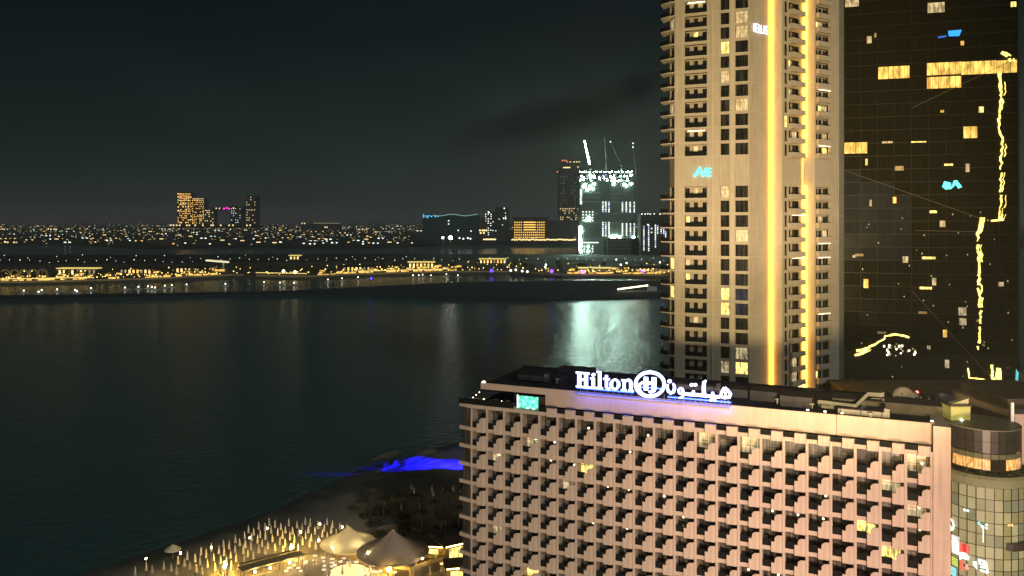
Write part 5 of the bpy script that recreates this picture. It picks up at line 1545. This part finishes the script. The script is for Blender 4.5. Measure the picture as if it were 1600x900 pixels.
def crane(px, py, D, pts_mast, pts_jib, lamp_pts, label, lit=False):
    t = thing('tower_crane', label, 'crane', (W(px, py, D).x, D, 0))
    o_ = t.location
    P = lambda q: W(q[0], q[1], D) - Vector((o_.x, o_.y, 0)) + Vector((0, 0, 0))
    m_ = mat('crane_steel', (.24, .26, .22), .6, .2, .3) if 'crane_steel' not in bpy.data.materials else bpy.data.materials['crane_steel']
    for nm, (q0, q1), w_ in (('mast', pts_mast, 1.0), ('jib', pts_jib, .8)):
        a_, b_ = P(q0), P(q1); mb = MB()
        for sx_ in (-w_, w_):
            for sy_ in (-w_, w_): mb.tube([a_ + Vector((sx_, sy_, 0)), b_ + Vector((sx_ * .6, sy_ * .6, 0))], .22, 4)
        n = 10
        for i in range(n):
            c0, c1 = a_.lerp(b_, i / n), a_.lerp(b_, (i + 1) / n); sg = 1 if i % 2 else -1
            mb.tube([c0 + Vector((-w_ * sg, 0, 0)), c1 + Vector((w_ * sg, 0, 0))], .15, 3)
        mb.build(nm, m_, t)
    c_ = P(pts_jib[0])
    MB().box(c_.x - 1.2, c_.x + 1.2, c_.y - 1.2, c_.y + 1.2, c_.z - 2, c_.z + .8).build('cab', M['far_wall'], t)
    for q in lamp_pts:
        a_ = P(q); MB().ball((a_.x, a_.y - 1.2, a_.z), 1.35 if lit else 1.4, 8, 5).build('lamp', M['fw_green'] if lit else M['fw_white'], t)
    return t
crane(922, 290, 1652, ((922.5, 284), (922, 262)), ((921, 257), (913, 220)), [(913.3 + (921 - 913.3) * i / 17, 221 + (256 - 221) * i / 17) for i in range(18)], 'crane jib lined with brilliant white lamps over the building site', True)
crane(971, 284, 1654, ((970, 284), (971, 257)), ((968, 252), (953.5, 221)), [(953.7, 221.5)], 'thin dark crane with one white lamp at its tip in the middle of the site')
crane(994, 284, 1656, ((995, 284), (993, 258)), ((992, 256), (988.5, 222)), [(988.8, 224), (988.8, 230)], 'thin dark crane with two white lamps, rightmost on the site')
crane(947, 284, 1658, ((947.5, 284), (947, 252)), ((947, 252), (944.5, 214)), [], 'unlit thin crane between the lamp lined jib and the middle crane')
# 7 low block at the right with vertical light rows
g7 = Far('row_light_building', 'low building with vertical rows of white and blue lights right of the building site', 'building', 1600, 1024, 395)
g7.box('wall', 1001, 1080, 334, 400, M['far_wall'], 40)
for x, y0, y1 in ((1006, 354, 392), (1013.5, 352, 392), (1024, 352, 386), (1027.5, 353, 366), (1033, 353, 366), (1037, 357, 366), (1040, 362, 372)):
    y = y0
    while y < y1:
        g7.dots([(x, y)], M['fw_blue'] if random.random() < .35 else M['fw_white'], 1.5); y += 2.8
g7.dots([(1003, 334.5), (1008, 334.5), (1012, 334), (1016, 334.5), (1022, 334), (1031, 334.5), (1018, 357), (1012, 351), (1018, 363)], M['fw_white'], 1.6)
# 8 far houses scattered to the horizon
def house_proto(seed, label):
    random.seed(seed)
    t = thing('far_house', label, 'house', (0, 0, 0), 0, 'low houses on the far shore')
    w_, h_ = random.uniform(26, 46), random.uniform(7, 13)
    MB().box(-w_ / 2, w_ / 2, 0, 14, 0, h_).build('wall', M['far_wall'], t)
    MB().box(-w_ / 2 - 1, w_ / 2 + 1, -.8, 15, h_, h_ + .8).build('roof', M['far_wall2'], t)
    for k in range(random.choice((1, 1, 2))):
        x = random.uniform(-w_ / 2 + 2, w_ / 2 - 2); ww, hh = random.uniform(1.5, 4.0), random.uniform(1.4, 2.2)
        MB().box(x - ww * 1.25, x + ww * 1.25, -.5, -.05, h_ * .35, h_ * .35 + hh * 1.35).build('window', random.choice((M['fw_white'], M['fw_warm'], M['fw_warm'], M['fw_white'], M['fw_gold'])), t)
    return t
protos = [house_proto(200 + i, 'low dark house with a few lit windows on the far shore') for i in range(7)]
index_kids()
random.seed(77)
n_used = [False] * 7
cnt = 0
for k in range(420):
    px = random.uniform(-20, 1046)
    py = random.choice((random.uniform(352.5, 360), random.uniform(355, 384), random.uniform(355, 384)))
    if cnt >= 296: break
    if px > 640 and py > 365: continue
    if px < 250 and py > 381: continue
    p = G(px, py, 3)
    i = k % 7
    s_ = .45 + p.y / 5200.0
    if not n_used[i]:
        n_used[i] = True; protos[i].location = p; protos[i].scale = (s_, s_, s_)
    else:
        copy_tree(protos[i], p, 0, (s_, s_, s_))
    cnt += 1
# the countless remaining lights of the far city, one mass of small lit blocks
random.seed(91)
for nm, m_, n_ in (('far_city_lights', M['fw_warm'], 900), ('far_city_gold_lights', M['fw_gold'], 420), ('far_city_white_lights', M['fw_white'], 330), ('far_city_blocks', M['far_wall'], 260)):
    mb = MB()
    for k in range(n_):
        px = random.uniform(-20, 1046); py = random.triangular(351.5, 385, 356)
        if px > 640 and py > 362: continue
        p = G(px, py, 3); u_ = p.y / F
        if m_ is M['far_wall']:
            mb.box(p.x - 9 * u_, p.x + 9 * u_, p.y, p.y + 20, 2, 3 + random.uniform(1.5, 4.5) * u_)
        else:
            w_ = random.uniform(.25, .85) * u_; h_ = random.uniform(.25, .55) * u_; zz = 4 + random.uniform(.3, 3.5) * u_
            mb.box(p.x - w_, p.x + w_, p.y - 3, p.y - 1, zz, zz + h_)
    tag(mb.build(nm, m_), kind='stuff')
# lit line of blocks on the left horizon, roof bar at x 470-530
h8 = Far('horizon_terrace', 'long low terrace with a string of warm lights on the far left horizon', 'building', 6000, 60, 358)
h8.box('wall', -10, 116, 355.5, 362, M['far_wall'], 60); h8.dots([(x + random.uniform(-1.4, 1.4), 358 + random.uniform(-.5, .5)) for x in range(-4, 116, 4)], M['fw_warm'], 2.0, 'lamp')
h9 = Far('flat_roof_block', 'long flat roofed block with a pale roof line on the middle horizon', 'building', 5200, 500, 358)
h9.box('wall', 470, 530, 349.5, 360, M['far_wall'], 60); h9.box('roof_light', 490, 528, 348.4, 349.4, far_emit('pale_roof_line', (.6, .55, .42), .45), 60, 1); h9.dots([(472, 349), (476, 349), (508, 355), (511, 355)], M['fw_warm'], 1.8)
h10 = Far('gold_villa', 'golden lit villa with two tall window bays behind the promenade', 'villa', 2350, 240, 388)
h10.box('wall', 228, 306, 376, 391, M['far_wall2'], 20); h10.dots([(233, 386), (238, 386.5), (242, 385), (246, 387), (258, 386.5), (263, 384), (268, 383), (271, 381), (273, 389)] + [(283, y) for y in (383, 386, 389, 392)] + [(304, y) for y in (383, 387, 391)] + [(291, 383.5), (295, 384), (299, 383)], M['fw_gold'], 2.4)
h11 = Far('ring_lit_pavilion', 'low pavilion with a bright ring of lights at the far left', 'pavilion', 2500, 17, 381)
h11.box('wall', 6, 28, 374, 384, M['far_wall'], 20); h11.dots([(12, 379), (13.5, 382), (17, 384), (20.5, 382), (22, 379), (8, 378), (26, 380)], M['fw_warm'], 2.4, 'lamp')

# ---- promenade: lamps, arcade, pavilions
lamp = thing('street_lamp', 'glowing lamp post on the lit promenade across the bay', 'street lamp', (0, 0, 0), 0, 'lamp posts along the promenade')
MB().tube([(0, 0, 0), (0, 0, 6.2)], .12, 5, .08).build('pole', M['steel'], lamp)
M['prom_lamp'] = emit('promenade_lamp', (1, .62, .14), 5.5, True)
M['prom_white'] = emit('promenade_lamp_white', (.95, 1, .85), 3, True)
MB().ball((0, 0, 6.5), .62, 7, 4).build('lamp_head', M['prom_lamp'], lamp)
lampw = thing('street_lamp', 'white lamp post on the dark bank behind the promenade', 'street lamp', (0, 0, 0), 0, 'white lamps on the dark bank')
MB().tube([(0, 0, 0), (0, 0, 8.4)], .12, 5, .08).build('pole', M['steel'], lampw)
MB().ball((0, 0, 8.7), .66, 7, 4).build('lamp_head', M['prom_white'], lampw)
index_kids()
random.seed(14)
L1 = []
def edge_y(x):   # near edge of the promenade
    xs = [(-80, 445), (60, 443), (148, 441), (260, 437.5), (360, 432.5), (480, 435), (560, 431), (700, 427), (800, 427), (880, 432), (1045, 432.5), (1320, 432)]
    for (x0, y0), (x1, y1) in zip(xs[:-1], xs[1:]):
        if x0 <= x <= x1: return y0 + (y1 - y0) * (x - x0) / (x1 - x0)
    return 430
x = -6
while x < 1048:
    dens = 1.0 if x < 345 or 515 < x < 700 or x > 900 else .45
    if random.random() < dens: L1.append((x + random.uniform(-2, 2), edge_y(x) - random.uniform(.6, 2.5)))
    if random.random() < .75 * dens: L1.append((x + random.uniform(-3, 3), edge_y(x) - random.uniform(4, 13)))
    x += 4.9
for i, (px, py) in enumerate(L1):
    p = G(px, py, 2.2)
    if i == 0: lamp.location = p
    else: k_l = random.choice((.5, .6, .75, .9, 1.0, 1.25)); copy_tree(lamp, p, 0, (k_l, k_l, random.uniform(.5, 1.15)))
L2 = [(x + random.uniform(-3, 3), 411.5 - (x > 300) * 3 + random.uniform(-1.2, .6)) for x in range(0, 1040, 15)] + [(x + random.uniform(-3, 3), 404 + random.uniform(-2, 2)) for x in range(4, 700, 42)]
for i, (px, py) in enumerate(L2):
    p = G(px, py + 3, 2.8)
    if i == 0: lampw.location = p
    else:
        k_l = random.choice((.45, .55, .7, .9)); copy_tree(lampw, p, 0, (k_l, k_l, random.uniform(.5, 1.0)))
# quay wall of pale stone along the water and trees among the lamps
qw = thing('quay_wall', 'long pale quay wall along the lit promenade at the water', 'wall', G(500, 436, 0))
o_ = qw.location
qx = [x for x in range(-80, 1100, 20)]
qlm = emit('quay_line', (1, .68, .22), 1.3)
q_me = mat('quay_stone', (.55, .44, .24), .9, .25, .05)
for x0, x1 in zip(qx[:-1], qx[1:]):
    if 372 < x0 < 400 or 860 < x0 < 880: continue
    pa, pb = G(x0, edge_y(x0) - 1.6, 2.2) - o_, G(x1, edge_y(x1) - 1.6, 2.2) - o_
    d = (pb - pa).normalized(); q = Vector((-d.y, d.x, 0)) * 1.2
    MB().prism([tuple(pa.xy), tuple(pb.xy), tuple((pb + q).xy), tuple((pa + q).xy)], 2.1, 4.4).build('wall_length', q_me, qw)
    if x0 < 140 or 400 <= x0 < 470 or 560 <= x0 < 690:
        e_ = (pa - pb).normalized() * .5
        MB().tube([pa - q * .4 + Vector((0, 0, 4.7)), pb - q * .4 + Vector((0, 0, 4.7))], .42, 4).build('light_line', qlm, qw)
M['prom_leaf'] = mat('promenade_leaf', (.10, .12, .04), .8, .4, 2)
trp = thing('promenade_tree', 'small lamp lit tree on the promenade across the bay', 'tree', (0, 0, 0), 0, 'trees along the promenade')
random.seed(61)
mb = MB()
for k in range(90):
    v = Vector((random.gauss(0, 1), random.gauss(0, 1), random.gauss(0, 1))).normalized() * random.uniform(1.2, 2.7)
    c = v + Vector((0, 0, 5.2)); d1 = Vector((random.gauss(0, 1), random.gauss(0, 1), random.gauss(0, 1))).normalized() * .7; d2 = Vector((random.gauss(0, 1), random.gauss(0, 1), random.gauss(0, 1))).normalized() * .6
    mb.add([c - d1, c + d2, c + d1, c - d2], [(0, 1, 2, 3)])
mb.build('crown', M['prom_leaf'], trp)
MB().tube([(0, 0, 0), (.1, 0, 2), (0, .1, 4.6)], .22, 5, .12).build('trunk', M['trunk'], trp)
index_kids()
for i in range(120):
    x = random.uniform(-10, 1046)
    p = G(x, edge_y(x) - random.uniform(3, 13), 2.2)
    if i == 0: trp.location = p
    else: k_l = random.uniform(.7, 1.5); copy_tree(trp, p, random.uniform(0, 6), (k_l, k_l, k_l))
kio = thing('lit_kiosk', 'small golden lit kiosk among the promenade lamps', 'kiosk', (0, 0, 0), 0, 'lit kiosks along the promenade')
MB().box(-3, 3, 0, 4, 0, 3.2).build('wall', q_me, kio)
MB().box(-3.6, 3.6, -1.6, 4.4, 3.2, 3.6).build('awning', q_me, kio)
MB().box(-2.6, 2.6, -.12, -.02, .9, 2.9).build('window', emit('kiosk_glow', (1, .60, .12), 1.2, True), kio)
index_kids(); random.seed(18)
for i in range(190):
    x = random.choice((random.uniform(-5, 345), random.uniform(500, 720), random.uniform(890, 1045)))
    p = G(x, edge_y(x) - random.choice((2.4, 2.6, 3.5, 6, 8, 10)), 2.2)
    if i == 0: kio.location = p
    else: k_l = random.uniform(.7, 1.4); copy_tree(kio, p, random.uniform(-.3, .3), (k_l * random.uniform(.8, 1.8), k_l, k_l))
M['arc_lamp'] = emit('arcade_lamp', (1, .70, .20), 26, True)
arc_t = thing('lit_arcade', 'row of tall lit arches at the left end of the promenade', 'arcade', G(35, 437, 2.2))
o_ = arc_t.location
for k in range(6):
    px = -6 + k * 14.5
    p = G(px, 438.5 - k * .25, 2.2) - o_
    w_ = 13.8 * (o_.y / F)
    pr = [(p.x - w_ * .5, 0)] + [(p.x + w_ * .5 * -math.cos(t_), 6.5 + 6.0 * math.sin(t_)) for t_ in [PI * i / 8 for i in range(9)]] + [(p.x + w_ * .5, 0)]
    mb = MB(); mb.stroke(pr, 1.5, p.y - 1, p.y + 1.5)
    mb.build('arch', mat('arcade_plaster', (.58, .46, .22), .9, .2, .1) if 'arcade_plaster' not in bpy.data.materials else bpy.data.materials['arcade_plaster'], arc_t)
    MB().ball((p.x - w_ * .5, p.y - 2, 3.0), .8, 7, 4).build('lamp', M['arc_lamp'], arc_t)
cano = thing('lit_canopy', 'bright slanted canopy roof on one post on the promenade', 'canopy', G(338, 424, 2.2))
o_ = cano.location; kk = o_.y / F
MB().add([(-17 * kk, 0, 14), (17 * kk, 0, 11.6), (17 * kk, 8, 11.6), (-17 * kk, 8, 14), (-17 * kk, 0, 16), (17 * kk, 0, 13.6), (17 * kk, 8, 13.6), (-17 * kk, 8, 16)], [(3, 2, 1, 0), (4, 5, 6, 7), (0, 1, 5, 4), (1, 2, 6, 5), (2, 3, 7, 6), (3, 0, 4, 7)]).build('roof', emit('canopy_glow', (1, .92, .55), .95), cano)
MB().box(9 * kk, 10.5 * kk, 2, 4, 0, 12).build('post', M['canvas'], cano)
def prom_hall(px, py, wpx, h, label, m_):
    t = thing('promenade_hall', label, 'pavilion', G(px, py, 2.2)); k2 = t.location.y / F; w_ = wpx * k2
    MB().box(-w_ / 2, w_ / 2, 0, 12, 0, h).build('wall', M['far_wall2'], t)
    MB().box(-w_ / 2 - 1, w_ / 2 + 1, -2, 13, h, h + 1.4).build('roof', m_, t)
    n = max(3, int(w_ / 5))
    for i in range(n):
        xx = -w_ / 2 + (i + .5) * w_ / n
        MB().box(xx - 1.2, xx + 1.2, -.3, -.02, 1, h - 1.5).build('window', random.choice((M['fw_gold'], M['fw_warm'], M['fw_dim'])), t)
    return t
gl = far_emit('gold_roof_line', (1, .78, .22), .85)
prom_hall(658, 420, 40, 9, 'golden hall with a bright flat roof in the middle of the promenade', gl)
prom_hall(770, 412, 42, 7, 'hall with a warm roof line behind the marina lamps', gl)
prom_hall(120, 430, 60, 8, 'long golden hall beside the arcade on the left promenade', gl)
prom_hall(215, 428, 56, 7, 'long low golden hall left of the bright canopy', M['far_wall'])
prom_hall(290, 426, 44, 7, 'golden lit cafe row right next to the bright canopy', M['far_wall'])
prom_hall(560, 424, 50, 7, 'golden lit cafe row left of the middle hall', M['far_wall'])
prom_hall(930, 428, 50, 7, 'orange lit quay hall below the building site', gl)
prom_hall(1010, 426, 50, 7, 'lit quay hall at the foot of the tall tower across the water', M['far_wall'])
prom_hall(460, 406, 16, 7, 'small warm kiosk on the dark bank', gl)
# coloured quay lights near the building site
for i, (px, py, cn, lab) in enumerate(((768, 423, (.12, .05, 1), 'blue glowing quay lamp at the marina tip'), (862, 424, (.25, .08, 1), 'violet glowing quay lamp at the left end of the site quay'), (1004, 424, (.45, .10, 1), 'violet glowing quay lamp below the row light building'),
                                      (1016, 419, (.25, .10, 1), 'upper violet quay lamp near the tall tower'), (1040, 420, (.15, .08, 1), 'blue glowing quay lamp touching the tall tower edge'), (910, 425, (.6, .2, 1), 'small violet quay lamp below the construction tower'), (580, 436, (.08, .05, 1), 'small blue light at the promenade edge'))):
    t = thing('quay_light', lab, 'lamp', G(px, py + 6, 2.2))
    MB().tube([(0, 0, 0), (0, 0, 4)], .15, 5).build('pole', M['steel'], t)
    MB().ball((0, 0, 5.2), 2.4 if i != 6 else 1.4, 9, 6).build('globe', emit('quay_colour', cn, 3), t)
for i, (px, py) in enumerate(((852, 418), (853, 414), (963, 405), (970, 414), (979, 411), (1031, 410), (798, 424), (806, 423), (816, 425), (824, 426))):
    t = thing('site_floodlight', 'white site floodlight on a short pole by the quay', 'floodlight', G(px, py + 7, 2.4), 0, 'white floodlights on the site quay')
    MB().tube([(0, 0, 0), (0, 0, 6)], .15, 5).build('pole', M['steel'], t)
    MB().ball((0, 0, 6.8), 1.4, 8, 5).build('lamp_head', M['prom_white'], t)
for px, py, r_, lab in ((704, 371, 4.2, 'brightest white harbour light in front of the wavy roofed block'), (692, 371, 2.6, 'small white harbour light left of the brightest one')):
    t = thing('harbour_light', lab, 'lamp', W(px, py + 2, 1750))
    MB().tube([(0, 0, -t.location.z + 3), (0, 0, 0)], .4, 5).build('mast', M['steel'], t)
    MB().ball((0, 0, 2), r_, 10, 6).build('lamp_head', emit('harbour_glow', (1, .95, .8), 34 if r_ > 3 else 6), t)
# two round lamps at the water's edge
for px, py, lab in ((443, 431, 'left one of two big round lamps at the promenade edge'), (461, 432.5, 'right one of two big round lamps at the promenade edge')):
    t = thing('globe_lamp', lab, 'lamp', G(px, py, 2.2))
    MB().tube([(0, 0, 0), (0, 0, 5)], .15, 5).build('pole', M['steel'], t)
    MB().ball((0, 0, 6), 2.0, 9, 6).build('globe', emit('globe_glow', (1, .88, .45), 4) if 'globe_glow' not in bpy.data.materials else bpy.data.materials['globe_glow'], t)
# moored boats between promenade and spit
boat = thing('moored_boat', 'small white boat with a light moored off the promenade', 'boat', (0, 0, 0), 0, 'boats moored off the promenade')
MB().add([(-4, -1.2, .9), (3, -1.2, .9), (4.6, 0, 1.2), (3, 1.2, .9), (-4, 1.2, .9), (-3.6, -.8, -.3), (2.4, -.8, -.3), (3.4, 0, -.3), (2.4, .8, -.3), (-3.6, .8, -.3)],
         [(0, 1, 2, 3, 4), (9, 8, 7, 6, 5), (0, 5, 6, 1), (1, 6, 7, 2), (2, 7, 8, 3), (3, 8, 9, 4), (4, 9, 5, 0)]).build('hull', mat('boat_white', (.7, .68, .6), .5, .1), boat)
MB().box(-2, 1, -.8, .8, .9, 2.2).build('cabin', mat('boat_cabin', (.6, .58, .5), .5, .1), boat)
MB().ball((-.5, 0, 2.9), .75, 7, 4).build('mast_lamp', emit('boat_lamp', (1, .88, .6), 4), boat)
index_kids()
for i, (px, py) in enumerate(((38, 456), (61, 458), (66, 455), (90, 454), (118, 455), (121, 457), (143, 452), (196, 451), (217, 450), (232, 449), (238, 450), (243, 451), (258, 448), (269, 447), (292, 446), (353, 445), (413, 442), (438, 443), (460, 443.5), (513, 438), (535, 436), (560, 434), (646, 431), (655, 431), (661, 430), (674, 431), (698, 429), (716, 431))):
    p = G(px, py + 2.5)
    if i == 0: boat.location = p
    else: copy_tree(boat, p, random.uniform(-.5, .5))
# lit pier boat at the right
pb = thing('party_boat', 'long low boat with a string of warm lights beside the tall tower', 'boat', G(1000, 457))
o_ = pb.location; kk = o_.y / F
MB().box(-36 * kk, 36 * kk, -2, 2, -.5, 1.5).build('hull', mat('pier_hull', (.3, .28, .22), .7, .2), pb)
MB().box(12 * kk, 26 * kk, -1.5, 1.5, 1.5, 6).build('cabin', mat('pier_cabin', (.6, .6, .65), .6, .1), pb)
for i in range(16):
    MB().ball(((-34 + 3.0 * i) * kk, -1, 3.4 + .25 * i), .8, 7, 4).build('lamp', emit('pier_lamp', (1, .85, .5), 6) if 'pier_lamp' not in bpy.data.materials else bpy.data.materials['pier_lamp'], pb)
for x in (11, 15, 20, 26): MB().tube([(x * kk, -1, 1.5), (x * kk, -1, 8)], .2, 4).build('post', M['steel'], pb)

# ================================================================== HAZE
hz = MB().box(-33000, 33000, -500, 41000, -4, 330)
hm = bpy.data.materials.new('night_haze'); hm.use_nodes = True
ht = hm.node_tree
for n_ in list(ht.nodes):
    if n_.type != 'OUTPUT_MATERIAL': ht.nodes.remove(n_)
pv = N(ht, 'ShaderNodeVolumePrincipled')
pv.inputs['Color'].default_value = (.92, .94, .92, 1)
pv.inputs['Density'].default_value = 1.0e-4
pv.inputs['Anisotropy'].default_value = .1
ht.links.new(pv.outputs[0], ht.nodes['Material Output'].inputs['Volume'])
tag(hz.build('haze', hm), kind='stuff')
